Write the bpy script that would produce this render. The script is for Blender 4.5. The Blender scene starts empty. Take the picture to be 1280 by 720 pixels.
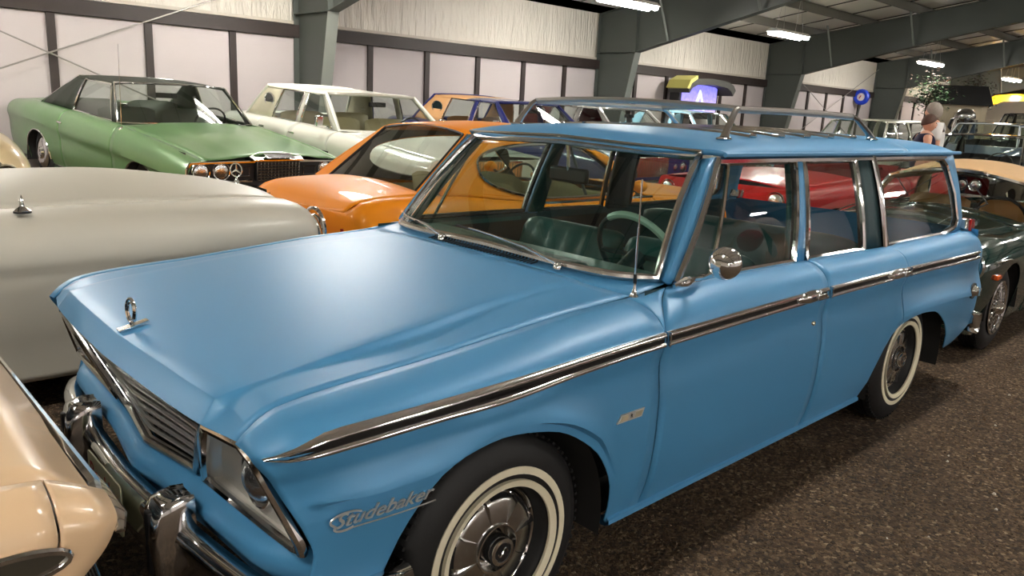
import bpy, bmesh, math, random
from mathutils import Vector, Matrix
random.seed(7)
scene = bpy.context.scene
COL = scene.collection
R = math.radians

# ------------------------------------------------------------------ camera
CAM_POS = Vector((-0.4686, -2.2246, 1.5296))
YAW, PITCH, ROLL, FPX = 0.812004, 0.230259, 0.050922, 968.9
def cam_axes():
    f = Vector((math.cos(YAW)*math.cos(PITCH), math.sin(YAW)*math.cos(PITCH), -math.sin(PITCH)))
    r = Vector((math.sin(YAW), -math.cos(YAW), 0)); u = r.cross(f)
    c, s = math.cos(ROLL), math.sin(ROLL)
    return c*r+s*u, -s*r+c*u, f
_r, _u, _f = cam_axes()
cam_d = bpy.data.cameras.new('camera'); cam = bpy.data.objects.new('camera', cam_d); COL.objects.link(cam)
cam.matrix_world = Matrix(((_r.x, _u.x, -_f.x, CAM_POS.x), (_r.y, _u.y, -_f.y, CAM_POS.y), (_r.z, _u.z, -_f.z, CAM_POS.z), (0, 0, 0, 1)))
cam_d.sensor_width = 36; cam_d.lens = FPX/1280*36; cam_d.clip_start = 0.05; cam_d.clip_end = 200
scene.camera = cam
# ------------------------------------------------------------------ world, exposure
world = bpy.data.worlds.new('world'); scene.world = world; world.use_nodes = True
world.node_tree.nodes['Background'].inputs[0].default_value = (1.0, 0.97, 0.92, 1)
world.node_tree.nodes['Background'].inputs[1].default_value = 0.0
scene.view_settings.view_transform = 'Standard'; scene.view_settings.look = 'None'
scene.view_settings.gamma = 1; scene.view_settings.use_curve_mapping = False
scene.view_settings.exposure = 1.65
LAMP_POWER = 50.0

# ------------------------------------------------------------------ helpers
def ip(pts, x):
    """monotone cubic through (x, y) points"""
    if x <= pts[0][0]: return pts[0][1]
    if x >= pts[-1][0]: return pts[-1][1]
    n = len(pts)
    i = 0
    while pts[i+1][0] < x: i += 1
    def sl(k): return (pts[k+1][1]-pts[k][1])/(pts[k+1][0]-pts[k][0])
    def tg(k):
        if k == 0: return sl(0)
        if k == n-1: return sl(n-2)
        a, b = sl(k-1), sl(k)
        return 0 if a*b <= 0 else 2*a*b/(a+b)
    h = pts[i+1][0]-pts[i][0]; t = (x-pts[i][0])/h
    m0, m1 = tg(i)*h, tg(i+1)*h
    return ((2*t**3-3*t*t+1)*pts[i][1]+(t**3-2*t*t+t)*m0+(-2*t**3+3*t*t)*pts[i+1][1]+(t**3-t*t)*m1)
def sm(a, b, x):
    t = max(0, min(1, (x-a)/(b-a))); return t*t*(3-2*t)
def lerp(a, b, t): return a+(b-a)*t
def lin(a, b, n): return [a+(b-a)*i/(n-1) for i in range(n)]
def srgb(r, g, b):
    f = lambda c: (c/255/12.92) if c/255 <= .04045 else ((c/255+.055)/1.055)**2.4
    return (f(r), f(g), f(b), 1)

class MB:
    def __init__(s): s.v = []; s.f = []
    def add(s, vs, fs):
        o = len(s.v); s.v += [tuple(p) for p in vs]; s.f += [tuple(i+o for i in f) for f in fs]; return s
    def grid(s, rows, closeu=False, closev=False, flip=False):
        n, m = len(rows), len(rows[0]); vs = [p for r in rows for p in r]; fs = []
        for i in range(n if closev else n-1):
            for j in range(m if closeu else m-1):
                a, b, c, d = i*m+j, i*m+(j+1) % m, ((i+1) % n)*m+(j+1) % m, ((i+1) % n)*m+j
                fs.append((a, d, c, b) if flip else (a, b, c, d))
        return s.add(vs, fs)
    def box(s, c, d, rot=None, top=1.0):
        """box centred c, size d; top scales the upper face"""
        vs = []
        for z in (-1, 1):
            k = top if z > 0 else 1
            for x, y in ((-1, -1), (1, -1), (1, 1), (-1, 1)): vs.append(Vector((x*d[0]/2*k, y*d[1]/2*k, z*d[2]/2)))
        if rot is not None: vs = [rot @ p for p in vs]
        c = Vector(c)
        return s.add([p+c for p in vs], [(3, 2, 1, 0), (4, 5, 6, 7), (0, 1, 5, 4), (1, 2, 6, 5), (2, 3, 7, 6), (3, 0, 4, 7)])
    def prism(s, poly, ext):
        n = len(poly); e = Vector(ext); P = [Vector(p) for p in poly]
        return s.add(P+[p+e for p in P], [tuple(range(n))[::-1], tuple(range(n, 2*n))]+[(i, (i+1) % n, n+(i+1) % n, n+i) for i in range(n)])
    def tube(s, path, r, n=8, closed=False, cap=True, flat=1.0, upv=None):
        P = [Vector(p) for p in path]; m = len(P); rows = []; prev = None
        for i, p in enumerate(P):
            t = (P[(i+1) % m]-P[i-1]) if closed else (P[min(i+1, m-1)]-P[max(i-1, 0)])
            t.normalize()
            if upv is not None: u = Vector(upv)
            elif prev is None: u = Vector((0, 0, 1)) if abs(t.z) < .9 else Vector((1, 0, 0))
            else: u = prev
            u = (u-t*u.dot(t)); u.normalize(); prev = u; w = t.cross(u)
            rr = r[i] if isinstance(r, (list, tuple)) else r
            rows.append([p+u*(math.cos(2*math.pi*k/n)*rr*flat)+w*(math.sin(2*math.pi*k/n)*rr) for k in range(n)])
        o = len(s.v); s.grid(rows, closeu=True, closev=closed, flip=True)
        if cap and not closed:
            s.f.append(tuple(o+k for k in range(n))); s.f.append(tuple(o+(m-1)*n+k for k in range(n))[::-1])
        return s
    def lathe(s, prof, org, axis='y', n=32, a0=0, a1=2*math.pi, sgn=1):
        """prof: (radius, height along axis)"""
        full = abs(a1-a0-2*math.pi) < 1e-6; rows = []
        for k in range(n if full else n+1):
            a = a0+(a1-a0)*k/n; row = []
            for r, h in prof:
                c, d = r*math.cos(a), r*math.sin(a); h *= sgn
                row.append({'y': (org[0]+c, org[1]+h, org[2]+d), 'z': (org[0]+c, org[1]+d, org[2]+h), 'x': (org[0]+h, org[1]+c, org[2]+d)}[axis])
            rows.append(row)
        return s.grid(rows, closev=full, flip=(axis == 'y') != (sgn < 0))
    def ball(s, c, r, n=12, m=8):
        rx, ry, rz = r if isinstance(r, (list, tuple)) else (r, r, r)
        rows = []
        for i in range(m+1):
            a = math.pi*i/m
            rows.append([(c[0]+rx*math.sin(a)*math.cos(2*math.pi*j/n), c[1]+ry*math.sin(a)*math.sin(2*math.pi*j/n), c[2]+rz*math.cos(a)) for j in range(n)])
        return s.grid(rows, closeu=True, flip=True)
    def mirror(s):
        q = MB(); q.v = [(p[0], -p[1], p[2]) for p in s.v]; q.f = [f[::-1] for f in s.f]; return q
    def xf(s, M):
        s.v = [tuple(M @ Vector(p)) for p in s.v]; return s
    def build(s, name, mat, parent=None, smooth=38, solid=0, bevel=0, weld=True, sub=0, ref=(2.2, 0, .65)):
        me = bpy.data.meshes.new(name); me.from_pydata(s.v, [], s.f)
        if weld:
            bm = bmesh.new(); bm.from_mesh(me); bmesh.ops.remove_doubles(bm, verts=bm.verts, dist=1e-5)
            if not solid: bmesh.ops.recalc_face_normals(bm, faces=bm.faces)
            else:   # open shells: make the normals point away from the car's middle
                bm.normal_update(); c0 = Vector(ref)
                if sum(f.normal.dot(f.calc_center_median()-c0)*f.calc_area() for f in bm.faces) < 0: bmesh.ops.reverse_faces(bm, faces=bm.faces)
            bm.to_mesh(me); bm.free()
        me.materials.append(mat)
        if smooth:
            me.polygons.foreach_set('use_smooth', [True]*len(me.polygons)); me.set_sharp_from_angle(angle=R(smooth))
        me.update()
        o = bpy.data.objects.new(name, me); COL.objects.link(o)
        if parent is not None: o.parent = parent
        if sub: m = o.modifiers.new('sub', 'SUBSURF'); m.levels = m.render_levels = sub
        if solid: m = o.modifiers.new('solid', 'SOLIDIFY'); m.thickness = abs(solid); m.offset = -1 if solid > 0 else 1
        if bevel: m = o.modifiers.new('bevel', 'BEVEL'); m.width = bevel; m.segments = 2; m.limit_method = 'ANGLE'; m.angle_limit = R(40)
        return o
def tag(o, label, cat=None, group=None, kind=None):
    if label: o['label'] = label
    if cat: o['category'] = cat
    if group: o['group'] = group
    if kind: o['kind'] = kind
    return o
def thing(name, label, cat, loc=(0, 0, 0), rz=0, group=None, pitch=0, rot=None):
    o = bpy.data.objects.new(name, None); COL.objects.link(o); o.empty_display_size = .2
    o.location = loc; o.rotation_euler = rot or (0, pitch, rz)
    return tag(o, label, cat, group)
def struct(o, label=None): return tag(o, label, kind='structure')
def cp(o, parent=None, loc=None):
    c = o.copy(); COL.objects.link(c); c.parent = parent
    if loc is not None: c.location = loc
    for ch in list(o.children): cp(ch, c)
    return c
def text_mesh(s, size, depth=.002, shear=0, bold=0):
    cu = bpy.data.curves.new('t', 'FONT'); cu.body = s; cu.size = size; cu.extrude = depth; cu.shear = shear; cu.offset = bold
    cu.align_x = 'CENTER'; cu.align_y = 'CENTER'; cu.resolution_u = 3
    o = bpy.data.objects.new('t', cu); me = bpy.data.meshes.new_from_object(o)
    m = MB(); m.v = [tuple(v.co) for v in me.vertices]; m.f = [tuple(p.vertices) for p in me.polygons]
    bpy.data.objects.remove(o); bpy.data.curves.remove(cu); bpy.data.meshes.remove(me)
    return m

# ------------------------------------------------------------------ materials
MT = {}
def mat(name, col, rough=.5, metal=0, coat=0, coat_r=.05, spec=.5, noise=None, bump=None, ior=None, emit=None):
    """principled; noise=(scale, amount) varies brightness, bump=(scale, strength[, dist])"""
    if name in MT: return MT[name]
    m = bpy.data.materials.new(name); m.use_nodes = True; nt = m.node_tree; b = nt.nodes['Principled BSDF']
    c = col if len(col) == 4 else (*col, 1)
    b.inputs['Base Color'].default_value = c; b.inputs['Roughness'].default_value = rough; b.inputs['Metallic'].default_value = metal
    b.inputs['Coat Weight'].default_value = coat; b.inputs['Coat Roughness'].default_value = coat_r; b.inputs['Specular IOR Level'].default_value = spec
    if emit: b.inputs['Emission Color'].default_value = (*emit[0], 1); b.inputs['Emission Strength'].default_value = emit[1]
    tc = nt.nodes.new('ShaderNodeTexCoord')
    if noise:
        n = nt.nodes.new('ShaderNodeTexNoise'); n.inputs['Scale'].default_value = noise[0]; n.inputs['Detail'].default_value = 5
        nt.links.new(tc.outputs['Object'], n.inputs['Vector'])
        mr = nt.nodes.new('ShaderNodeMapRange'); mr.inputs[3].default_value = 1-noise[1]; mr.inputs[4].default_value = 1+noise[1]
        nt.links.new(n.outputs[0], mr.inputs[0])
        mx = nt.nodes.new('ShaderNodeMix'); mx.data_type = 'RGBA'; mx.blend_type = 'MULTIPLY'; mx.inputs[0].default_value = 1; mx.inputs[6].default_value = c
        nt.links.new(mr.outputs[0], mx.inputs[7]); nt.links.new(mx.outputs[2], b.inputs['Base Color'])
        mr2 = nt.nodes.new('ShaderNodeMapRange'); mr2.inputs[3].default_value = max(0, rough-.06); mr2.inputs[4].default_value = rough+.06
        nt.links.new(n.outputs[0], mr2.inputs[0]); nt.links.new(mr2.outputs[0], b.inputs['Roughness'])
    if bump:
        n = nt.nodes.new('ShaderNodeTexNoise'); n.inputs['Scale'].default_value = bump[0]; n.inputs['Detail'].default_value = 4
        nt.links.new(tc.outputs['Object'], n.inputs['Vector'])
        bp_ = nt.nodes.new('ShaderNodeBump'); bp_.inputs['Strength'].default_value = bump[1]; bp_.inputs['Distance'].default_value = bump[2] if len(bump) > 2 else .01
        nt.links.new(n.outputs[0], bp_.inputs['Height']); nt.links.new(bp_.outputs[0], b.inputs['Normal'])
    MT[name] = m; return m
def glass(name, tint, refl_ior=1.5, extra=0.0):
    if name in MT: return MT[name]
    m = bpy.data.materials.new(name); m.use_nodes = True; nt = m.node_tree; nt.nodes.clear()
    out = nt.nodes.new('ShaderNodeOutputMaterial'); mx = nt.nodes.new('ShaderNodeMixShader')
    tr = nt.nodes.new('ShaderNodeBsdfTransparent'); tr.inputs[0].default_value = (*tint, 1)
    gl = nt.nodes.new('ShaderNodeBsdfGlossy'); gl.inputs['Roughness'].default_value = .0; gl.inputs[0].default_value = (1, 1, 1, 1)
    ge = nt.nodes.new('ShaderNodeNewGeometry'); dt = nt.nodes.new('ShaderNodeVectorMath'); dt.operation = 'DOT_PRODUCT'
    nt.links.new(ge.outputs['Normal'], dt.inputs[0]); nt.links.new(ge.outputs['Incoming'], dt.inputs[1])
    def mth(op, a, b_=None, c=None):
        q = nt.nodes.new('ShaderNodeMath'); q.operation = op
        for i, v in enumerate((a, b_, c)):
            if v is None: continue
            if isinstance(v, (int, float)): q.inputs[i].default_value = v
            else: nt.links.new(v, q.inputs[i])
        q.use_clamp = True; return q.outputs[0]
    ab = mth('ABSOLUTE', dt.outputs['Value']); iv = mth('SUBTRACT', 1, ab); pw = mth('POWER', iv, 5)
    nt.links.new(mth('MULTIPLY_ADD', pw, .9, .05+extra), mx.inputs[0])
    nt.links.new(tr.outputs[0], mx.inputs[1]); nt.links.new(gl.outputs[0], mx.inputs[2]); nt.links.new(mx.outputs[0], out.inputs[0])
    MT[name] = m; return m
chrome = mat('chrome', (.78, .78, .78), .09, 1, noise=(14, .05))
rackm = mat('rack_metal', (.46, .44, .41), .34, .85)
scriptm = mat('script_silver', (.80, .79, .76), .3, .7)
dullchrome = mat('dull_chrome', (.55, .54, .52), .22, 1, noise=(18, .12))
steel = mat('brushed_steel', (.45, .44, .43), .3, 1)
rubber = mat('rubber', (.007, .007, .0075), .6, noise=(40, .25))
seal = mat('rubber_seal', (.01, .01, .01), .5)
black = mat('black_plastic', (.008, .008, .009), .45)
blackpaint = mat('trim_black_paint', (.010, .008, .007), .6, spec=.2)
whitewall = mat('whitewall_rubber', srgb(236, 228, 200), .55, noise=(20, .06))
under = mat('underbody', (.022, .021, .020), .9)
wellm = mat('wheel_well', (.022, .021, .020), .95)
clear = glass('clear_glass', (.86, .91, .88))
greenglass = glass('green_tint_glass', (.60, .72, .66))
lampglass = glass('lamp_glass', (.9, .92, .92), 1.5, .06)
silver_lamp = mat('lamp_reflector', (.8, .8, .8), .18, 1, bump=(90, .6, .004))
redlens = mat('red_lens', srgb(150, 12, 10), .15, coat=.6)
amber = mat('amber_lens', srgb(225, 90, 20), .2, coat=.6)
def paint(name, rgb, rough=.3, metal=.0, coat=.8, coat_r=.06, noise=(3, .05)): return mat(name, srgb(*rgb), rough, metal, coat, coat_r, noise=noise)
# ------------------------------------------------------------------ the hall
WY, EAVE, SLOPE, RIDGE_Y = 10.2, 3.68, .16, -1.0
X0, X1, FY = -14.0, 41.0, -12.2
def floor_z(x, y):
    return .06*sm(1.2, 3.2, y)+.30*sm(4.2, 9.4, y)+.25*sm(14, 22, x)*sm(-.5, 2.5, y)
def ceil_z(y):
    return EAVE+SLOPE*(WY-y) if y > RIDGE_Y else EAVE+SLOPE*(WY-RIDGE_Y)-SLOPE*(RIDGE_Y-y)
def gravel_mat():
    m = bpy.data.materials.new('gravel'); m.use_nodes = True; nt = m.node_tree; b = nt.nodes['Principled BSDF']; L = nt.links.new
    tc = nt.nodes.new('ShaderNodeTexCoord')
    v = nt.nodes.new('ShaderNodeTexVoronoi'); v.inputs['Scale'].default_value = 75; L(tc.outputs['Object'], v.inputs['Vector'])
    v2 = nt.nodes.new('ShaderNodeTexVoronoi'); v2.inputs['Scale'].default_value = 170; L(tc.outputs['Object'], v2.inputs['Vector'])
    n = nt.nodes.new('ShaderNodeTexNoise'); n.inputs['Scale'].default_value = 1.1; n.inputs['Detail'].default_value = 6; L(tc.outputs['Object'], n.inputs['Vector'])
    rp = nt.nodes.new('ShaderNodeValToRGB'); e = rp.color_ramp.elements
    e[0].position = 0; e[0].color = srgb(56, 42, 28); e[1].position = 1; e[1].color = srgb(160, 138, 108)
    for p, c in ((.35, (78, 60, 41)), (.7, (102, 81, 58)), (.93, (122, 99, 72))): k = e.new(p); k.color = srgb(*c)
    sp = nt.nodes.new('ShaderNodeSeparateColor'); L(v.outputs['Color'], sp.inputs[0]); L(sp.outputs[0], rp.inputs[0])
    mr = nt.nodes.new('ShaderNodeMapRange'); mr.inputs[1].default_value = .35; mr.inputs[2].default_value = .7; mr.inputs[3].default_value = .72; mr.inputs[4].default_value = 1.2; L(n.outputs[0], mr.inputs[0])
    mx = nt.nodes.new('ShaderNodeMix'); mx.data_type = 'RGBA'; mx.blend_type = 'MULTIPLY'; mx.inputs[0].default_value = 1
    L(rp.outputs[0], mx.inputs[6]); L(mr.outputs[0], mx.inputs[7]); L(mx.outputs[2], b.inputs['Base Color'])
    b.inputs['Roughness'].default_value = .85
    ad = nt.nodes.new('ShaderNodeMath'); ad.operation = 'ADD'; L(v.outputs['Distance'], ad.inputs[0]); L(v2.outputs['Distance'], ad.inputs[1])
    bp_ = nt.nodes.new('ShaderNodeBump'); bp_.inputs['Strength'].default_value = .9; bp_.inputs['Distance'].default_value = -.012; L(ad.outputs[0], bp_.inputs['Height']); L(bp_.outputs[0], b.inputs['Normal'])
    return m
gravel = gravel_mat()
xs = lin(X0, X1, 40); ysf = lin(FY, 0, 9)[:-1]+lin(0, WY+.2, 42)
f = MB().grid([[(x, y, floor_z(x, y)) for x in xs] for y in ysf]).build('floor', gravel)
struct(f, 'dark brown gravel floor of the hall')
# loose stones lying on the gravel
def stones(n, xr, yr, s0, s1, seed, avoid):
    rnd = random.Random(seed); m = MB()
    base = [(1, 0, -.3), (-.5, .8, -.3), (-.5, -.8, -.3), (.4, .3, .7), (-.4, .1, .75), (.1, -.6, .5)]
    fs = [(0, 1, 3), (1, 4, 3), (1, 2, 4), (2, 5, 4), (2, 0, 5), (0, 3, 5), (3, 4, 5), (0, 2, 1)]
    k = 0
    while k < n:
        x, y = rnd.uniform(*xr), rnd.uniform(*yr)
        if avoid(x, y): continue
        k += 1
        s = rnd.uniform(s0, s1)*(1 if rnd.random() < .93 else 1.7); a = rnd.uniform(0, 6.28); ca, sa = math.cos(a), math.sin(a)
        sx, sy, sz = s*rnd.uniform(.6, 1.2), s*rnd.uniform(.5, 1), s*rnd.uniform(.4, .8); z = floor_z(x, y)
        m.add([(x+(p[0]*sx*ca-p[1]*sy*sa), y+(p[0]*sx*sa+p[1]*sy*ca), z+.25*sz+p[2]*sz) for p in base], fs)
    return m
def stone_mat(nm, ramp):
    m = bpy.data.materials.new(nm); m.use_nodes = True; nt = m.node_tree; b = nt.nodes['Principled BSDF']; b.inputs['Roughness'].default_value = .8
    tc = nt.nodes.new('ShaderNodeTexCoord'); v = nt.nodes.new('ShaderNodeTexVoronoi'); v.inputs['Scale'].default_value = 60; nt.links.new(tc.outputs['Object'], v.inputs['Vector'])
    sp = nt.nodes.new('ShaderNodeSeparateColor'); nt.links.new(v.outputs['Color'], sp.inputs[0]); rp = nt.nodes.new('ShaderNodeValToRGB'); e = rp.color_ramp.elements
    e[0].color = srgb(*ramp[0]); e[1].color = srgb(*ramp[-1])
    for i, c in enumerate(ramp[1:-1]): k = e.new((i+1)/(len(ramp)-1)); k.color = srgb(*c)
    nt.links.new(sp.outputs[0], rp.inputs[0]); nt.links.new(rp.outputs[0], b.inputs['Base Color']); return m
smat = stone_mat('loose_stone', [(58, 44, 30), (80, 62, 43), (106, 85, 61), (90, 70, 49), (138, 116, 88)])
o = stones(26000, (.0, 7.5), (-2.6, .9), .003, .0085, 3, lambda x, y: -.05 < x < 4.85 and abs(y) < .95 and not (abs(x-.85) > .6 and abs(x-3.7) > .6 and y < -.6) or (x > 4.9 and abs(y) < .85) or (abs(x-4.45) < .25 and abs(y+2.15) < .25)).build('gravel_stones', smat, smooth=0, weld=False)
tag(o, 'small loose brown stones scattered over the gravel floor', 'gravel', kind='stuff')
# pale pebbles that stand out one by one
pb = mat('pale_pebble', srgb(205, 196, 180), .7)
rnd = random.Random(11); pm = stones(1, (0, 0.0001), (0, .0001), .011, .012, 1, lambda x, y: False); proto = pm.build('pale_pebble', pb, smooth=0)
proto.location = (2.45, -1.75, 0); tag(proto, 'pale pebble lying loose on the brown gravel', 'pebble', 'pale pebbles on the gravel')
for x, y in [(3.2, -1.45), (3.05, -1.5), (3.4, -1.2), (3.45, -1.18), (2.1, -1.6), (2.15, -1.65), (1.85, -1.55), (2.6, -1.4), (2.45, -1.3), (2.9, -1.85), (4.1, -1.2), (4.3, -1.5), (4.7, -1.1), (1.5, -1.35), (3.7, -1.7)]:
    c = cp(proto, None, (x+rnd.uniform(-.02, .02), y, 0)); c.rotation_euler.z = rnd.uniform(0, 6); s = rnd.uniform(.6, 1.1); c.scale = (s, s, s)
# wall with boards, posts and rail
board = mat('white_board', srgb(190, 181, 180), .6, noise=(1.6, .05), bump=(45, .12, .004))
darkwood = mat('dark_wood', srgb(46, 36, 32), .55, noise=(9, .2))
vinyl = None
def vinyl_mat():
    m = bpy.data.materials.new('vinyl_insulation'); m.use_nodes = True; nt = m.node_tree; b = nt.nodes['Principled BSDF']; L = nt.links.new
    b.inputs['Base Color'].default_value = srgb(214, 208, 196); b.inputs['Roughness'].default_value = .33
    tc = nt.nodes.new('ShaderNodeTexCoord'); mp = nt.nodes.new('ShaderNodeMapping'); mp.inputs['Scale'].default_value = (6.5, 1, .9); L(tc.outputs['Object'], mp.inputs[0])
    n = nt.nodes.new('ShaderNodeTexNoise'); n.inputs['Scale'].default_value = 1.6; n.inputs['Detail'].default_value = 5; n.inputs['Distortion'].default_value = .8; L(mp.outputs[0], n.inputs['Vector'])
    bp_ = nt.nodes.new('ShaderNodeBump'); bp_.inputs['Strength'].default_value = .85; bp_.inputs['Distance'].default_value = .07; L(n.outputs[0], bp_.inputs['Height']); L(bp_.outputs[0], b.inputs['Normal'])
    return m
vinyl = vinyl_mat()
RB, RT = 2.46, 2.66
wall = MB().grid([[(x, WY+.06, z) for x in lin(X0, X1, 30)] for z in (0, 1, 2, RT, 3.2, EAVE+.02)], flip=True).build('wall_back', vinyl); struct(wall, 'hall wall with dark posts, white boards and wrinkled white sheeting above')
pitch = 1.27; sx0 = 2.424   # post spacing and the first post in view
idx = range(-12, 31)
bmesh_ = MB().box((pitch/2, 0, 0), (pitch-.075, .02, RB-.02)); b0 = None
pm_ = MB().box((0, 0, 0), (.105, .06, RB)); p0 = None
for i in idx:
    x = sx0+i*pitch
    if b0 is None:
        b0 = bmesh_.build('wall_board', board, wall, smooth=0); b0.location = (x, WY+.03, RB/2); p0 = pm_.build('wall_post', darkwood, wall, smooth=0); p0.location = (x, WY+.005, RB/2)
    else:
        cp(b0, wall, (x, WY+.03, RB/2)); cp(p0, wall, (x, WY+.005, RB/2))
MB().box(((X0+X1)/2, WY-.01, (RB+RT)/2), (X1-X0, .09, RT-RB)).build('wall_rail', darkwood, wall, smooth=0)
MB().box(((X0+X1)/2, WY+.0, RT+.035), (X1-X0, .07, .05)).build('wall_batten', mat('pale_batten', srgb(190, 182, 168), .5), wall, smooth=0)
def shell(name, pts, m_, lab):
    o = MB().add(pts, [tuple(range(len(pts)))]).build(name, m_, smooth=0); return struct(o, lab)
shell('wall_front', [(X0, FY, 0), (X1, FY, 0), (X1, FY, 3.7), (X0, FY, 3.7)], board, 'plain pale boarded wall on the far side of the aisle')
shell('wall_left', [(X0, FY, -.1), (X0, WY, -.1), (X0, WY, 4.3), (X0, RIDGE_Y, 5.7), (X0, FY, 4.0)], vinyl, 'end wall of the hall')
darkend = mat('dark_end_wall', srgb(70, 70, 62), .7)
shell('wall_right', [(X1, WY, -.1), (X1, FY, -.1), (X1, FY, 4.0), (X1, RIDGE_Y, 5.7), (X1, WY, 4.3)], darkend, 'dark end wall behind the far cars')
ceilm = mat('ceiling_sheet', srgb(232, 229, 220), .45, noise=(.9, .06), bump=(3.5, .35, .05))
ys_ = [WY+.1, 7, 4, 1, RIDGE_Y, -4, -8, FY]
cl = MB().grid([[(x, y, ceil_z(y)+.22) for x in lin(X0, X1, 12)] for y in ys_]).build('ceiling', ceilm); struct(cl, 'white insulated roof sheeting')
purl = mat('dark_purlin', srgb(98, 96, 88), .5)
for k, y in enumerate([8.9, 7.5, 6.1, 4.7, 3.3, 1.9, .5, -.8, -2.2, -3.6, -5.2, -6.8, -8.4, -10]):
    MB().box(((X0+X1)/2, y, ceil_z(y)+.1), (X1-X0, .07, .2)).build('purlin', purl, cl, smooth=0)
strap = MB().tube([(0, WY, ceil_z(WY)+.2), (0, RIDGE_Y, ceil_z(RIDGE_Y)+.2)], .012, 4).build('roof_strap', mat('strap', srgb(60, 58, 54), .5), cl, smooth=0)
for x in lin(X0+1.5, X1-1, 36)[1:]: cp(strap, cl, (x, 0, 0))
strap.location.x = X0+1.5
# steel portal frames
frame_m = mat('grey_green_steel', srgb(72, 77, 72), .5, noise=(2, .05))
frame_edge = mat('pale_flange', srgb(112, 116, 110), .45)
def portal(x, lab):
    t = thing('portal_frame', lab, 'steel frame', (x, WY, 0), 0, 'portal frames along the hall')
    o = lambda y: y-WY
    zk = 2.83; web = [(0, o(10.17), 0), (0, o(9.62), 0), (0, o(9.06), zk), (0, o(5.3), 3.74), (0, o(2), 4.42), (0, o(-1), 4.98), (0, o(-1), ceil_z(-1)), (0, o(10.17), EAVE)]
    a = MB()
    a.prism([(-.008, *p[1:]) for p in [web[0], web[1], web[2], (0, o(9.10), ceil_z(9.1)), web[7]]], (.016, 0, 0)); a.build('column_web', frame_m, t, smooth=0)
    MB().prism([(-.008, *p[1:]) for p in [(0, o(9.10), ceil_z(9.1)), web[2], web[3], web[4], web[5], web[6]]], (.016, 0, 0)).build('rafter_web', frame_m, t, smooth=0)
    def flange(name, p, q, w=.2, th=.014, m_=frame_m):
        p, q = Vector(p), Vector(q); d = (q-p).normalized(); nrm = Vector((1, 0, 0)).cross(d)*th/2
        MB().prism([p+Vector((-w/2, 0, 0))-nrm, p+Vector((w/2, 0, 0))-nrm, p+Vector((w/2, 0, 0))+nrm, p+Vector((-w/2, 0, 0))+nrm], q-p).build(name, m_, t, smooth=0)
    flange('outer_flange', web[0], web[7]); flange('inner_flange', web[1], web[2], m_=frame_edge); flange('knee_stiffener', web[2], (0, o(9.10), ceil_z(9.1)))
    flange('knee_plate', (0, o(10.17), zk), web[2])
    for i in (2, 3, 4): flange('lower_flange', web[i], web[i+1])
    flange('upper_flange', web[7], web[6])
    for yy in (8.2, 6.1, 3.6):   # flange braces up to the roof
        zb = lerp(2.83, 3.74, (9.06-yy)/3.76) if yy > 5.3 else lerp(3.74, 4.42, (5.3-yy)/3.3)
        MB().tube([(-.1, o(yy), zb), (-.55, o(yy)+.05, ceil_z(yy)+.08)], .028, 4).build('flange_brace', frame_edge, t, smooth=0)
    # other half of the frame, over the aisle
    w2 = [(0, o(-1), 4.98), (0, o(-7.5), 4.0), (0, o(-11.1), 3.0), (0, o(-11.7), 0), (0, o(-12.15), 0), (0, o(-12.15), ceil_z(-12.15)), (0, o(-1), ceil_z(-1))]
    MB().prism([(-.008, *p[1:]) for p in w2], (.016, 0, 0)).build('far_rafter_web', frame_m, t, smooth=0)
    for i in range(3): flange('lower_flange', w2[i], w2[i+1])
FRX = [-9.1, -1.5, 6.1, 13.7, 21.3, 28.9, 36.5]
for x, lab in zip(FRX, ['grey green steel frame behind the cream fendered cars', 'grey green steel frame over the pale saloon bonnet', 'grey green steel column rising behind the white saloon', 'grey green steel frame beside the wall screen', 'grey green steel frame between the screen and the blue tyre', 'grey green steel frame just past the blue tyre', 'grey green steel frame above the yellow bus']): portal(x, lab)
# wall wind braces
rod = mat('brace_rod', srgb(150, 146, 140), .4, .6)
for k, (xa, xb) in enumerate(((-1.3, 6.0), (21.5, 28.7))):
    for s, (p, q) in enumerate((((xa, WY-.16, .4), (xb, WY-.16, 3.45)), ((xa, WY-.12, 3.45), (xb, WY-.12, .4)))):
        o = MB().tube([p, q], .011, 6).build('brace_rod', rod); tag(o, ('thin steel rod rising across the wall behind the ' if s == 0 else 'thin steel rod falling across the wall behind the ')+('green coupe' if k == 0 else 'blue wall tyre'), 'rod')
# hanging tube lamps
tubem = bpy.data.materials.new('lamp_tube'); tubem.use_nodes = True; nt = tubem.node_tree; nt.nodes.clear()
em = nt.nodes.new('ShaderNodeEmission'); em.inputs[0].default_value = (1, .955, .89, 1); em.inputs[1].default_value = LAMP_POWER; mo = nt.nodes.new('ShaderNodeOutputMaterial'); nt.links.new(em.outputs[0], mo.inputs[0])
lampwhite = mat('lamp_housing', srgb(225, 222, 214), .4)
def lamp0():
    t = thing('hanging_lamp', 'white twin-tube lamp', 'lamp')
    a = MB(); a.prism([(-.75, -.17, 0), (-.75, .17, 0), (-.75, .08, .075), (-.75, -.08, .075)], (1.5, 0, 0)); a.build('housing', lampwhite, t, smooth=0)
    for y in (-.095, .095):
        b = MB(); b.tube([(-.72, y, -.03), (.72, y, -.03)], .042, 6); b.build('tube', tubem, t)
    for x in (-.45, .45):
        for y in (-.1, .1): MB().tube([(x, y, .07), (x*.8, 0, .89)], .004, 4).build('chain', steel, t, smooth=0)
    return t
LL = lamp0()
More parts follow.
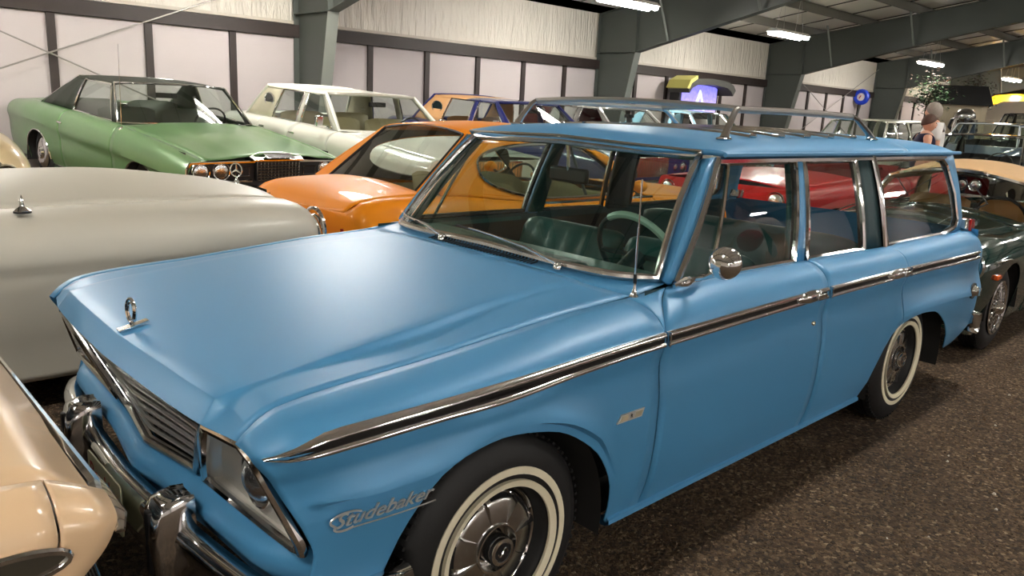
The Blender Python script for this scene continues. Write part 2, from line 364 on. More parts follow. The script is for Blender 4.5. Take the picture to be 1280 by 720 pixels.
# row along the back wall (four of them in view), its twin along the front wall (mirrored in the wagon's side
# windows) and the row under the ridge, one lamp in each bay
rowx = [-11, -5.3, .3, 5.0, 11.1, 17.0, 25.9, 34.2]
lampspots = [(x, 7.3, 0, i) for i, x in enumerate(rowx)]+[(q+6.1, -1.0, 1, i) for i, q in enumerate(FRX[:-1])]+[(x, -9.2, 2, i) for i, x in enumerate(rowx)]
SEEN = {4: 'hung above the two landau saloons', 5: 'hung above the wall screen', 6: 'hung above the blue tyre sign', 7: 'hung in front of the yellow bus'}
rowlab = ['hung along the back wall', 'hung under the roof ridge', 'hung by the front wall']
for k, (x, y, j, i) in enumerate(lampspots):
    l = LL if k == 0 else cp(LL)
    l.location = (x, y, ceil_z(y)-.68); tag(l, 'bright white twin-tube lamp '+(SEEN[i] if j == 0 and i in SEEN else rowlab[j]), 'lamp', 'tube lamps '+rowlab[j])
    seen = j == 0 and i in SEEN
    l.name = 'hanging_lamp' if seen else 'hanging_lamp_offscreen'
    for ch in l.children:
        if ch.data.name.startswith('tube'): ch.name = 'tube' if seen else 'tube_offscreen'
# ------------------------------------------------------------------ generic car side surface
class Side:
    """body side of a car (local frame: nose at x=0, tail at +x, half width +y, z up)"""
    def __init__(s, W, yi, zi, zs, prof, bot, xf=None, xr=None, fx=None, rx=None, crease=None, pw=1.0):
        s.W, s.yi, s.zi, s.zs, s.prof, s.bot = W, yi, zi, zs, prof, bot
        s.xf, s.xr, s.fx, s.rx, s.crease, s.pw = xf, xr, fx, rx, crease, pw
    def X(s, x, z):
        if s.xf and x < s.fx:
            a = s.W[0][0]; return s.fx-(s.fx-x)*(s.fx-ip(s.xf, z))/(s.fx-a)
        if s.xr and x > s.rx:
            b = s.W[-1][0]; return s.rx+(x-s.rx)*(ip(s.xr, z)-s.rx)/(b-s.rx)
        return x
    def zb(s, x): return ip(s.bot, x)
    def inset(s, x, z):
        zs = ip(s.zs, x); zz = z+(s.prof[0][0]-zs)*sm(.45, .8, z)
        d = ip(sorted(s.prof), zz)
        if s.crease:
            A, zc = ip(s.crease[0], x), ip(s.crease[1], x)
            if A > 0:
                u = z-zc
                d -= A*(math.exp(-(u/.075)**2) if u >= 0 else (1-.92*sm(0, .013, -u))*math.exp(-(u/.12)**2))
        return d
    def y(s, x, z):
        zs, zi = ip(s.zs, x), ip(s.zi, x)
        w = ip(s.W, s.X(x, z))
        if z >= zs:
            yi = ip(s.yi, x); t = min(1, (z-zs)/max(1e-4, zi-zs)); return yi+(w-yi)*(1-t**2)**(.5*s.pw) if t < 1 else yi
        return w-s.inset(x, z)
    def pt(s, x, z, off=0.0):
        X = s.X(x, z); return (X, -(s.y(x, z)+off), z)
    def col(s, x, nu=9, nl=30):
        zs, zi, zb = ip(s.zs, x), ip(s.zi, x), s.zb(x); out = []
        yi = ip(s.yi, x)
        for i in range(nu):
            a = math.pi/2*i/nu; z = zi-(zi-zs)*(1-math.cos(a)); X = s.X(x, z); w = ip(s.W, X)
            out.append((X, -(yi+(w-yi)*math.sin(a)**s.pw), z))
        if s.crease: zc = max(ip(s.crease[1], x), zb+.03); zc = min(zc, zs-.04)
        else: zc = None
        if zc is not None and zc > zb+.02:
            zl = lin(zs, zc, nl//2)+[zc-.006, zc-.013]+lin(zc-.02, zb, nl//2-1)
        else: zl = lin(zs, zb, nl)
        for z in zl[:nl+10]:
            z = max(z, zb); out.append((s.X(x, z), -(s.y(x, z)), z))
        return out
    def panel(s, xl, nu=9, nl=30, x0f=None, x1f=None):
        cols = [s.col(x, nu, nl) for x in xl]
        return cols
    def strip(s, x0, x1, n, dz, h, off, th, zc=None, taper=0):
        """moulding that follows the side: centre line zc(x)+dz, half height h, raised by off..off+th"""
        rows = []
        for i in range(n+1):
            x = lerp(x0, x1, i/n); z0 = (zc(x) if zc else ip(s.zs, x))
            k = 1 if not taper else min(1, max(.02, (x-x0)/taper))**.7
            z = z0+dz*k; hh = h*k
            sec = [(z+hh, off-.012)]+[(z+hh*math.sin(a), off+th*(.25+.75*math.cos(a))) for a in lin(1.4, -1.4, 7)]+[(z-hh, off-.012)]
            rows.append([(s.X(x, z), -(s.y(x, zz)+o), zz) for zz, o in sec])
        m = MB().grid(rows, flip=False); n6 = len(rows[0])
        m.f.append(tuple(range(n6))); m.f.append(tuple(len(m.v)-n6+k for k in range(n6))[::-1])
        return m
def both(mb, name, m_, parent, solid=0, smooth=38, **k):
    """driver side (as built, -y) and its mirror image"""
    a = mb.build(name, m_, parent, smooth, solid=solid, **k); b = mb.mirror().build(name, m_, parent, smooth, solid=solid, **k); return a, b
def archcols(x0, x1, n=18):
    c, h = (x0+x1)/2, (x1-x0)/2
    return [c-h*math.cos(math.pi*i/n) for i in range(n+1)]
def wheel(parent, x, yo, r, style='disc', w=.18, cap=.176, sgn=-1, ww=((.222, .243, 0), (.186, .206, -.002)), rec=.0):
    """tyre with rim and cap; yo is the outer sidewall's |y|"""
    k = r/.33; S = sgn; yh = yo-rec
    pr = [(.172*k, -.03-rec), (.178*k, -.022), (.196*k, -.008), (.225*k, .002), (.275*k, -.004), (.31*k, -.02), (.323*k, -.034), (.327*k, -.045), (.33*k, -.055)]
    tread = []
    for q in range(5):
        a = -.055-(w-.11)*q/5; b = a-(w-.11)/5
        tread += [(.33*k, a-.002), (.33*k, b+.004), (.323*k, b+.003), (.323*k, b)]
    pr2 = [(.33*k, -w+.055), (.323*k, -w+.034), (.29*k, -w+.01), (.2*k, -w)]
    t = MB().lathe(pr+tread+pr2, (x, S*yo, r), 'y', 56, sgn=S).build('tire', rubber, parent, 50)
    # tread blocks on the shoulder
    tb = MB()
    for i in range(72):
        a = 2*math.pi*i/72
        rot = Matrix.Rotation(-a, 3, 'Y')
        tb.box((x+math.cos(a)*.3265*k, S*(yo-.045), r+math.sin(a)*.3265*k), (.008, .034, .011), rot)
    tb.build('tread_blocks', rubber, t, smooth=0)
    for a, b, dd in (ww or ()):
        MB().lathe([(a*k, dd-.004), (a*k, dd+.0035), (b*k, dd+(.0025 if b > .24 else .010)), (b*k, dd-.004)], (x, S*yo, r), 'y', 64, sgn=S).build('whitewall_ring', whitewall, t)
    MB().lathe([(.0, -.03), (.2*k, -.03), (.2*k, -.002)], (x, S*yh, r), 'y', 32, sgn=S).build('rim_backing', black, t)
    if style == 'disc':
        c = cap
        MB().lathe([(c, -.004), (c*1.0, .006), (c*.96, .011), (c*.93, .007), (c*.91, .000)], (x, S*yh, r), 'y', 56, sgn=S).build('rim_ring', chrome, t)
        hc = MB().lathe([(c*.90, -.006), (c*.88, .006), (c*.80, .024), (c*.75, .028), (c*.40, .036), (c*.385, .034), (c*.37, .012), (c*.28, .010)], (x, S*yh, r), 'y', 56, sgn=S).build('hubcap', dullchrome, t)
        MB().lathe([(c*.42, .032), (c*.41, .044), (c*.385, .044), (c*.375, .032)], (x, S*yh, r), 'y', 48, sgn=S).build('hubcap_ring', chrome, t)
        MB().lathe([(c*.25, .01), (c*.25, .052), (c*.225, .064), (c*.17, .066), (c*.16, .060), (.0001, .060)], (x, S*yh, r), 'y', 32, sgn=S).build('center_cap', chrome, t)
        MB().lathe([(c*.15, .058), (c*.15, .0625), (.0001, .0625)], (x, S*yh, r), 'y', 24, sgn=S).build('cap_disc', black, t)
        # the S-shaped emblem
        pts = []
        for i in range(17):
            u = i/16; pts.append((x+(u-.5)*c*.2, S*(yh+.0645), r+.028*c/.195*math.sin((u-.5)*2*math.pi)*.45))
        MB().tube(pts, .0022, 5).build('cap_emblem', chrome, t)
        for i in range(8):
            a = 2*math.pi*(i+.35)/8; d = Vector((math.cos(a), 0, math.sin(a))); e = Vector((-math.sin(a), 0, math.cos(a))); o = Vector((x, 0, r))
            Y = lambda h: Vector((0, S*(yh+h), 0))
            p = [o+d*c*.88-e*c*.045+Y(.004), o+d*c*.88+e*c*.045+Y(.004), o+d*c*.42+Y(.036), o+d*c*.80+Y(.043), o+d*c*.88+Y(.024)]
            MB().add(p, [(0, 4, 3), (0, 3, 2), (1, 3, 4), (1, 2, 3), (0, 1, 4)]).build('hubcap_fin', chrome, t, smooth=0)
            a2 = a+math.pi/8; s0, s1 = a2-.22, a2+.22
            MB().lathe([(c*.86, .0105), (c*.81, .0235), (c*.81, .0255), (c*.86, .0125)], (x, S*yh, r), 'y', 6, s0, s1, sgn=S).build('hubcap_slot', black, t)
    elif style == 'wire':
        MB().lathe([(.2*k, .0), (.205*k, .008), (.19*k, .012), (.175*k, .0), (.17*k, -.06)], (x, S*yh, r), 'y', 48, sgn=S).build('rim_ring', chrome, t)
        MB().lathe([(.05, -.04), (.048, .02), (.03, .045), (.0001, .05)], (x, S*yh, r), 'y', 20, sgn=S).build('hub_spinner', chrome, t)
        sp = MB()
        for i in range(40):
            a = 2*math.pi*i/40; b = a+(.5 if i % 2 else -.5)
            sp.tube([(x+.045*math.cos(b), S*(yh+(.01 if i % 4 < 2 else -.03)), r+.045*math.sin(b)), (x+.18*k*math.cos(a), S*(yh-.012), r+.18*k*math.sin(a))], .0035, 4, cap=False)
        sp.build('wire_spokes', chrome, t)
    else:
        MB().lathe([(cap, -.004), (cap, .008), (cap*.9, .02), (cap*.55, .03), (cap*.4, .025), (cap*.3, .05), (.0001, .055)], (x, S*yh, r), 'y', 32, sgn=S).build('hubcap', chrome, t)
    return t

# ------------------------------------------------------------------ the blue station wagon
blue = mat('blue_paint', srgb(70, 143, 191), .50, .08, .45, .40, noise=(2.2, .035))
teal = mat('teal_vinyl', srgb(38, 92, 90), .42, noise=(6, .06))
tealdark = mat('dark_teal_trim', srgb(26, 58, 62), .5)
tealdash = mat('teal_dash', srgb(46, 112, 104), .4)
wag = thing('station_wagon', 'light blue station wagon with roof rack, chrome side strip and whitewall tyres', 'car', (0, 0, 0))
ZS = [(.16, .797), (.2, .803), (.34, .822), (.69, .832), (1.44, .860), (2.46, .872), (3.4, .866), (4.34, .845), (4.7, .838)]
WW = [(.16, .800), (.20, .846), (.25, .868), (.35, .882), (.5, .890), (1.0, .900), (2.5, .905), (3.8, .898), (4.3, .885), (4.5, .868), (4.6, .857), (4.70, .842)]
ZI = [(.16, .806), (.19, .834), (.25, .866), (.40, .884), (.62, .897), (.95, .925), (1.14, .941), (1.46, .957), (1.62, .975), (1.9, .985), (2.5, .980), (3.3, .970), (4.7, .968)]
YI = [(.16, .735), (1.2, .735), (1.46, .742), (1.7, .772), (2.0, .785), (3.4, .785), (4.2, .775), (4.7, .745)]
PROF = [(.86, .0), (.84, .0), (.815, .004), (.79, .012), (.76, .012), (.72, .006), (.65, .0), (.55, .001), (.45, .008), (.37, .022), (.30, .042), (.25, .058)]
BOT = [(.16, .44), (.30, .36), (.385, .30), (.40, .34), (.43, .44), (.494, .564), (.608, .668), (.70, .697), (.79, .707), (.963, .682), (1.136, .586), (1.236, .453), (1.268, .338), (1.276, .285),
       (1.30, .268), (3.05, .268), (3.10, .275), (3.12, .33), (3.17, .46), (3.254, .563), (3.40, .610), (3.60, .622), (3.80, .606), (4.00, .520), (4.12, .42), (4.17, .345), (4.20, .325), (4.7, .388)]
XF = [(.44, .23), (.53, .262), (.565, .268), (.62, .25), (.69, .218), (.75, .19), (.795, .163), (.81, .16), (.9, .16)]
XR = [(.38, 4.70), (.58, 4.66), (.70, 4.61), (.88, 4.535), (.98, 4.50)]
CRA = [(.2, 0), (.28, .016), (.42, .036), (.95, .034), (1.15, .014), (1.30, 0), (3.15, 0), (3.35, .015), (3.6, .026), (4.4, .026), (4.7, .018)]
CRZ = [(.2, .687), (.52, .690), (.62, .704), (.70, .728), (.79, .738), (.88, .732), (.97, .714), (1.15, .62), (1.3, .45), (3.15, .50), (3.3, .615), (3.45, .652), (3.75, .650), (4.1, .636), (4.52, .605), (4.7, .590)]
SD = Side(WW, YI, ZI, ZS, PROF, BOT, XF, XR, .38, 4.3, (CRA, CRZ), .95)
def xcols(a, b, step=.05): return lin(a, b, max(2, int((b-a)/step)+2))
c1 = xcols(.16, .38, .02)+archcols(.386, 1.276, 34)+xcols(1.29, 1.437)
both(MB().grid(SD.panel(c1)), 'front_fender', blue, wag, solid=.0035)
XFD = 1.443
def doorcols(x0, x1): return xcols(x0, x1, .045)
# front door: upper front corner is cut back behind the cowl panel
fd = SD.panel(doorcols(XFD, 2.512)); NU = 9
for j, colm in enumerate(fd):
    for i in range(NU):
        k = (1-i/NU)**2.2; sft = .175*k*max(0, 1-j/4.)
        x = colm[i][0]+sft
        if sft > 0:
            c2 = SD.col(x)[i]; colm[i] = c2
both(MB().grid(fd), 'front_door', blue, wag, solid=.0035)
cw = []
for j in range(6):
    colm = []
    for i in range(NU):
        k = (1-i/NU)**2.2; x = lerp(1.440, 1.439+.175*k, j/5); colm.append(SD.col(x)[i])
    cw.append(colm)
both(MB().grid(cw), 'cowl_side', blue, wag, solid=.0035)
both(MB().grid(SD.panel(xcols(2.518, 3.05)+archcols(3.06, 3.336, 6)[1:])), 'rear_door', blue, wag, solid=.0035)
both(MB().grid(SD.panel(archcols(3.342, 4.195, 26)+xcols(4.21, 4.70, .03))), 'rear_quarter', blue, wag, solid=.0035)
# rocker flange
rk = MB().grid([[(x, -.846, .300), (x, -.866, .286), (x, -.868, .272), (x, -.850, .262), (x, -.80, .262)] for x in xcols(1.285, 3.08)])
both(rk, 'rocker_panel', blue, wag)
# dark core that closes the shell (behind the seams, floor, wheel wells)
core = MB()
for s in (-1, 1):
    core.grid([[(x, s*.70, z) for x in (1.30, 1.5, 2.0, 2.6, 3.04)] for z in (.27, .6, .95)])
core.box((2.2, 0, .30), (1.85, 1.62, .04)); core.box((3.9, 0, .36), (1.5, 1.1, .04)); core.box((.85, 0, .40), (1.0, 1.0, .3))
core.build('underbody', under, wag, smooth=0)
for xc, r in ((.84, .43), (3.69, .47)):
    for s in (-1, 1):
        prof = [(r*.2, -.845 if False else .60), (r, .60), (r, .855)]
        MB().lathe([(0.001, .52), (r, .52), (r, .845)], (xc, 0, .30), 'y', 24, -.15, math.pi+.15, sgn=s).build('wheel_well', wellm, wag)
# hood
def hx_lip(y): return ip([(0, .106), (.3, .119), (.58, .137), (.73, .166)], abs(y))
def hx_cr(y): return ip([(0, .150), (.3, .160), (.592, .178), (.64, .196), (.733, .19)], abs(y))
HZC = [(.15, .866), (.23, .882), (.5, .918), (.8, .950), (1.1, .972), (1.44, .984)]
def hood_z(x, y):
    a = abs(y); yr = ip([(.15, .592), (.7, .58), (1.1, .53), (1.45, .50)], x); zc = ip(HZC, x); zse = ip(ZI, x)+.001
    ridge = zc-.012*(a/.6)**2
    if a <= yr: return ridge
    dep = ip([(.15, .62), (.5, .66), (1.0, .5), (1.45, .25)], x)
    u = (a-yr)/(.735-yr); stepf = sm(0, .20, u); zr = zc-.012*(yr/.6)**2
    return zr+(zse-zr)*(dep*stepf+(1-dep)*u)
def hx_rear(y): return ip([(0, 1.425), (.4, 1.43), (.6, 1.445), (.733, 1.462)], abs(y))
def hood_row(fx):
    """one row across the hood; fx(y) -> x ; columns follow the ridge"""
    yr = ip([(.15, .592), (.7, .58), (1.1, .53), (1.45, .50)], fx(.55))
    half = [yr*v for v in lin(0, 1, 14)]+[lerp(yr, .733, u) for u in (.035, .08, .14, .20, .27, .4, .6, .8, 1)]
    return [-y for y in half[:0:-1]]+half
zl = lambda y: ip([(0, .812), (.5, .805), (.733, .806)], abs(y))
rows = []
for u in (0, .04, .5, .965):
    ys = hood_row(lambda y: hx_cr(y))
    rows.append([(lerp(hx_lip(y), hx_cr(y), u**.9)-(0 if u else -.012), y, lerp(zl(y), hood_z(hx_cr(y), y), u)-(0 if u else .008)) for y in ys])
for i in range(34):
    u = i/33; fx = lambda y: lerp(hx_cr(y)+.002, hx_rear(y), u); rows.append([(fx(y), y, hood_z(fx(y), y)) for y in hood_row(fx)])
MB().grid(rows).build('hood', blue, wag, 55, solid=.004)
# hood ornament
orn = MB(); orn.prism([(.155, -.016, .868), (.235, -.010, .888), (.235, .010, .888), (.155, .016, .868)], (-.003, 0, .008))
orn = orn.build('hood_ornament', chrome, wag, bevel=.002)
ring = MB(); ring.tube([(.19-.005*math.cos(a), .021*math.cos(a), .925+.034*math.sin(a)) for a in lin(0, 2*math.pi, 25)[:-1]], .0045, 6, closed=True)
ring.tube([(.19-.003*math.cos(a), .012*math.cos(a), .925+.024*math.sin(a)) for a in lin(0, 2*math.pi, 25)[:-1]], .003, 6, closed=True)
ring.tube([(.19, 0, .874), (.19, 0, .893)], .006, 8); ring.build('ornament_ring', chrome, orn)
# cowl and vents
def ws_bx(y): return ip([(0, 1.485), (.37, 1.487), (.6, 1.525), (.725, 1.625)], abs(y))
rows = []
for u in lin(0, 1, 6):
    rows.append([(lerp(hx_rear(y)+.006, ws_bx(y)+.03, u), y, lerp(hood_z(hx_rear(y), y)-.002, ip([(0, .995), (.6, .99), (.725, .985)], abs(y)), u)) for y in lin(-.742, .742, 41)])
cowl = MB().grid(rows).build('cowl_panel', blue, wag, solid=.004)
for k in range(34):
    y = -.30+k*.0182
    MB().box((lerp(hx_rear(y), ws_bx(y), .52), y, .9895), (.036, .006, .003), Matrix.Rotation(-.12, 3, 'Y')).build('cowl_vent_slot', black, cowl, smooth=0)
# antenna
an = MB(); an.lathe([(.017, 0), (.016, .006), (.010, .014), (.006, .03), (.0055, .05), (.0001, .052)], (1.475, -.742, .953), 'z', 16); an = an.build('antenna', chrome, wag)
MB().tube([(1.475, -.742, 1.0), (1.473, -.742, 1.03)], .006, 8).build('antenna_sleeve', black, an)
MB().tube([(1.473, -.742, 1.0), (1.470, -.742, 1.18), (1.4705, -.742, 1.181), (1.467, -.742, 1.33)], [.0035, .0035, .0025, .0025], 8).build('antenna_mast', chrome, an)
# windshield
def ws_pt(u, v):
    """u in -1..1 across, v 0..1 up"""
    yb, yt = .722*u, .622*u
    xb = ws_bx(yb); xt = ip([(0, 1.885), (.3, 1.893), (.622, 1.946)], abs(yt))
    zb_, zt_ = ip([(0, 1.005), (.722, .992)], abs(yb)), ip([(0, 1.397), (.622, 1.380)], abs(yt))
    b = .02*math.sin(math.pi*v)
    return Vector((lerp(xb, xt, v)-b*.7, lerp(yb, yt, v), lerp(zb_, zt_, v)+b*.7))
MB().grid([[ws_pt(u, v) for u in lin(-1, 1, 33)] for v in lin(0, 1, 9)]).build('windshield', greenglass, wag)
fr = [ws_pt(u, 0) for u in lin(-1, 1, 33)]+[ws_pt(1, v) for v in lin(0, 1, 9)[1:]]+[ws_pt(u, 1) for u in lin(1, -1, 33)[1:]]+[ws_pt(-1, v) for v in lin(1, 0, 9)[1:-1]]
MB().tube([p+Vector((-.006, 0, .004)) for p in fr], .0145, 8, closed=True).build('windshield_trim', dullchrome, wag)
cpt = [ws_pt(u, 1)+Vector((-.012, 0, .022)) for u in lin(-1.03, 1.03, 33)]
MB().tube(cpt, .016, 6, upv=(.6, 0, 1), flat=.5).build('header_trim', dullchrome, wag)
# wipers
for (py, arm_y, tip_a, tip_b) in ((-.42, -.22, -.26, .20), (.23, .42, .40, .72)):
    pv = Vector((ws_bx(py)-.035, py, .998)); w = MB(); w.lathe([(.016, -.008), (.015, .006), (.009, .014), (.0001, .016)], pv, 'z', 12)
    def onws(y, h): return ws_pt(y/.722, h)+Vector((-.02, 0, .008))
    e = onws((tip_a+tip_b)/2, .07)
    w = w.build('wiper', chrome, wag); MB().tube([pv+Vector((0, 0, .008)), lerp(pv, e, .45)+Vector((-.004, 0, .016)), e], [.006, .006, .0035], 6).build('wiper_arm', dullchrome, w)
    MB().tube([onws(lerp(tip_a, tip_b, t), .045+.05*t) for t in lin(0, 1, 7)], .0045, 6).build('wiper_blade', black, w)
    MB().tube([onws(lerp(tip_a, tip_b, t), .045+.05*t)+Vector((-.006, 0, .004)) for t in lin(.2, .8, 5)], .004, 6).build('wiper_bridge', chrome, w)
# A pillars (painted) between windshield and door frame
BY, TY = .785, .682   # belt and drip half widths
def gp(x_belt, x_top, t, out=0):
    """point on the side window plane: t=0 belt, t=1 drip"""
    zb_ = ip([(1.6, .990), (2.4, .984), (3.3, .974), (4.6, .970)], x_belt); y = lerp(lerp(.778, BY, sm(1.6, 2.0, x_belt)), TY, t)+.012*math.sin(math.pi*t)
    return Vector((lerp(x_belt, x_top, t), -(y+out), lerp(zb_, 1.390, t)))
ap = []
for t in lin(0, 1, 8):
    a = ws_pt(-1, t)+Vector((.0, -.008, 0)); b = gp(1.625, 1.955, t, .0)
    ap.append([a, lerp(a, b, .5)+Vector((-.012, -.012, 0)), b])
both(MB().grid(ap), 'a_pillar', blue, wag, solid=.02)
# side windows: chrome frames + glass ; (belt x0,x1, top x0,x1)
wins = [('front_door', 1.64, 2.43, 1.965, 2.525), ('rear_door', 2.535, 3.075, 2.60, 3.06), ('quarter', 3.34, 4.10, 3.285, 4.20)]
def win_loop(b0, b1, t0, t1, lo=.0, hi=.95, rnd_=.0):
    L = [gp(lerp(b0, b1, s), lerp(t0, t1, s), lo) for s in lin(0, 1, 8)]
    Rr = [gp(b1, t1, v) for v in lin(lo, hi, 7)][1:]
    T = [gp(lerp(b1, b0, s), lerp(t1, t0, s), hi) for s in lin(0, 1, 8)][1:]
    Lf = [gp(b0, t0, v) for v in lin(hi, lo, 7)][1:-1]
    return L+Rr+T+Lf
for nm, b0, b1, t0, t1 in wins:
    g = MB().grid([[gp(lerp(b0, b1, s), lerp(t0, t1, s), v, -.004) for s in lin(0, 1, 7)] for v in lin(0, .95, 5)])
    if nm == 'quarter':
        pts = [gp(3.34, 3.285, 0), gp(3.7, 3.7, 0), gp(4.10, 4.1, 0), gp(4.26, 4.26, .06), gp(4.30, 4.30, .16), gp(4.27, 4.27, .5), gp(4.21, 4.21, .86), gp(4.16, 4.16, .94), gp(3.9, 3.9, .95), gp(3.6, 3.6, .95), gp(3.34, 3.285, .95), gp(3.34, 3.285, .5)]
        g = MB().add([p+Vector((0, .004, 0)) for p in pts], [tuple(range(len(pts)))])
        # resample the loop for the frame
        lp = []
        for i in range(len(pts)):
            for q in range(4): lp.append(lerp(pts[i], pts[(i+1) % len(pts)], q/4))
        both(g, 'quarter_window', clear, wag)
    else:
        lp = win_loop(b0, b1, t0, t1); both(g, 'door_window', clear, wag)
    fm = MB().tube(lp, .0115, 6, closed=True); both(fm, 'window_frame', chrome, wag)
    both(MB().tube([p+Vector((0, .012, 0)) for p in lp], .010, 6, closed=True), 'window_seal', seal, wag)
# broad bright upper rail over the doors
both(MB().tube([gp(lerp(1.96, 4.2, s), lerp(1.96, 4.2, s), .965, .002) for s in lin(0, 1, 20)], .013, 6), 'window_top_trim', chrome, wag)
both(MB().tube([gp(1.64, 1.965, t, .004) for t in lin(0, .98, 8)], .014, 6), 'door_frame_front', dullchrome, wag)
both(MB().tube([gp(1.835, 2.035, t, .002) for t in lin(.0, .95, 6)], .008, 6), 'vent_divider', chrome, wag)
both(MB().tube([gp(3.085, 3.075, t, .002) for t in lin(.0, .95, 6)], .009, 6), 'rear_door_divider', chrome, wag)
bpil = lambda a0, a1, c0, c1, o=0: MB().grid([[gp(lerp(a0, a1, s), lerp(c0, c1, s), t, o) for s in lin(0, 1, 4)] for t in lin(-.02, 1, 7)])
both(bpil(2.455, 2.520, 2.545, 2.590), 'b_pillar', blue, wag, solid=.03)
both(bpil(3.11, 3.30, 3.09, 3.25, -.006), 'c_pillar', tealdark, wag, solid=.03)
both(MB().tube([gp(3.31, 3.262, t, .006) for t in lin(-.01, 1, 7)], .020, 8, flat=.5, upv=(0, 1, .2)), 'c_pillar_trim', chrome, wag)
# D pillar: painted panel behind the quarter window
dp = []
for t in lin(0, 1.0, 12):
    x0 = ip([(0, 4.12), (.06, 4.27), (.16, 4.315), (.5, 4.285), (.86, 4.225), (.95, 4.18), (1, 4.0)], t); x1 = lerp(4.49, 4.435, t)
    dp.append([gp(lerp(x0, x1, s), lerp(x0, x1, s), t, -.03*s*s) for s in lin(0, 1, 6)])
both(MB().grid(dp), 'd_pillar', blue, wag, solid=.03)
# roof : fixed front/side shell with the sliding rear panel
def roof_z(x, y):
    yy = abs(y)/.70
    crown = ip([(1.90, .010), (1.95, .030), (2.05, .055), (2.25, .068), (3.0, .076), (3.66, .078), (4.36, .066), (4.43, .045)], x)
    k = crown/.076
    return 1.402+k*(.046*math.sqrt(max(0, 1-min(1, yy)**7))+.030*(1-min(1, yy)**2))
def roof_front(y): return ip([(0, 1.868), (.3, 1.876), (.62, 1.925), (.70, 1.99)], abs(y))
ry = sorted([-.70, -.697, -.69, -.68, -.665, -.64, -.61]+lin(-.57, .57, 25)+[.61, .64, .665, .68, .69, .697, .70])
def roof_part(xa, xb, n, dz=0.0, bend=False):
    rows = []
    for i in range(n):
        rows.append([(lerp(roof_front(y) if xa is None else xa, xb, (i/(n-1))**1.5 if xa is None else i/(n-1)), y, 0) for y in ry])
    return [[(x, y*(1-.05*sm(4.1, 4.42, x)**2), roof_z(x, y)+dz) for x, y, _ in r] for r in rows]
MB().grid(roof_part(None, 3.655, 34)).build('roof_panel', blue, wag, solid=.02)
MB().grid([[(x, y, z) for x, y, z in r] for r in roof_part(3.662, 4.415, 14, -.008)]).build('sliding_roof', blue, wag, solid=.02)
both(MB().tube([(x, -.700, 1.398) for x in lin(1.985, 4.40, 16)], .009, 6), 'drip_rail', blue, wag)
# tailgate, rear window, tail lamp
tg = MB().grid([[(ip(XR, z)+.0+.03*(1-(y/.85)**2), y, z) for y in lin(-.835, .835, 15)] for z in lin(.39, .975, 9)]).build('tailgate', blue, wag)
MB().grid([[(lerp(4.50, 4.43, v)+.02*(1-(u/.7)**2), u*lerp(1, .9, v), lerp(.98, 1.40, v)) for u in lin(-.72, .72, 9)] for v in lin(0, 1, 4)]).build('rear_window', clear, wag)
tl = MB().prism([(4.405, -.800, .972), (4.405, -.725, .985), (4.42, -.725, 1.04), (4.425, -.790, 1.035)], (.135, .012, -.014)); a, b = both(tl, 'tail_lamp', chrome, wag, bevel=.008)
for o, s in ((a, -1), (b, 1)): MB().prism([(4.492, s*.800, .960), (4.492, s*.715, .972), (4.503, s*.715, 1.032), (4.505, s*.790, 1.028)], (.062, 0, -.006)).build('tail_lens', redlens, o, bevel=.004)
# side trim : twin chrome ribs with a black channel, one piece for each panel
zc_ = lambda x: ip(ZS, x)
for x0, x1, tp in ((.176, 1.434, .13), (1.446, 2.50, 0), (2.524, 3.334, 0), (3.346, 4.545, 0)):
    hw = lambda d, h, o, th: SD.strip(x0, x1, max(8, int((x1-x0)/.04)), d, h, o, th, zc_, tp)
    n = 'trim_strip'
    for s in (-1, 1):
        mk = lambda q: q if s < 0 else q.mirror()
        t0 = mk(hw(.0155, .0088, .0, .012)).build(n, chrome, wag)
        mk(hw(-.0155, .0088, .0, .012)).build('lower_rib', chrome, t0)
        mk(SD.strip(x0+(.045 if tp else 0), x1, 24, 0, .0105, .0, .002, zc_, tp)).build('trim_insert', blackpaint, t0)
        if not tp: mk(MB().box((x0+.004, -SD.y(x0, zc_(x0))-.008, zc_(x0)), (.006, .012, .045))).build('trim_end', chrome, t0, smooth=0)
# door handles on the strip
for xa, xb in ((2.25, 2.47), (3.09, 3.335)):
    zc0 = zc_((xa+xb)/2)+.003; y0 = SD.y((xa+xb)/2, zc0)
    for s in (-1, 1):
        rows = []
        for i in range(13):
            u = i/12; hh = .024*(1-abs(2*u-1)**2.6)+.002; x = lerp(xa, xb, u)
            rows.append([(x, s*(y0+.004+.022*math.cos(a)*(1-abs(2*u-1)**3)), zc0+hh*math.sin(a)) for a in lin(-1.5, 1.5, 9)])
        h = MB().grid(rows).build('door_handle', chrome, wag); MB().box((lerp(xa, xb, .72), s*(y0+.028), zc0), (.07, .006, .02)).build('handle_button', chrome, h, bevel=.003)
lk = MB().lathe([(.011, -.01), (.011, .006), (.008, .010), (.0001, .010)], (2.435, -SD.y(2.435, .755), .755), 'y', 16, sgn=-1); both(lk, 'door_lock', chrome, wag)
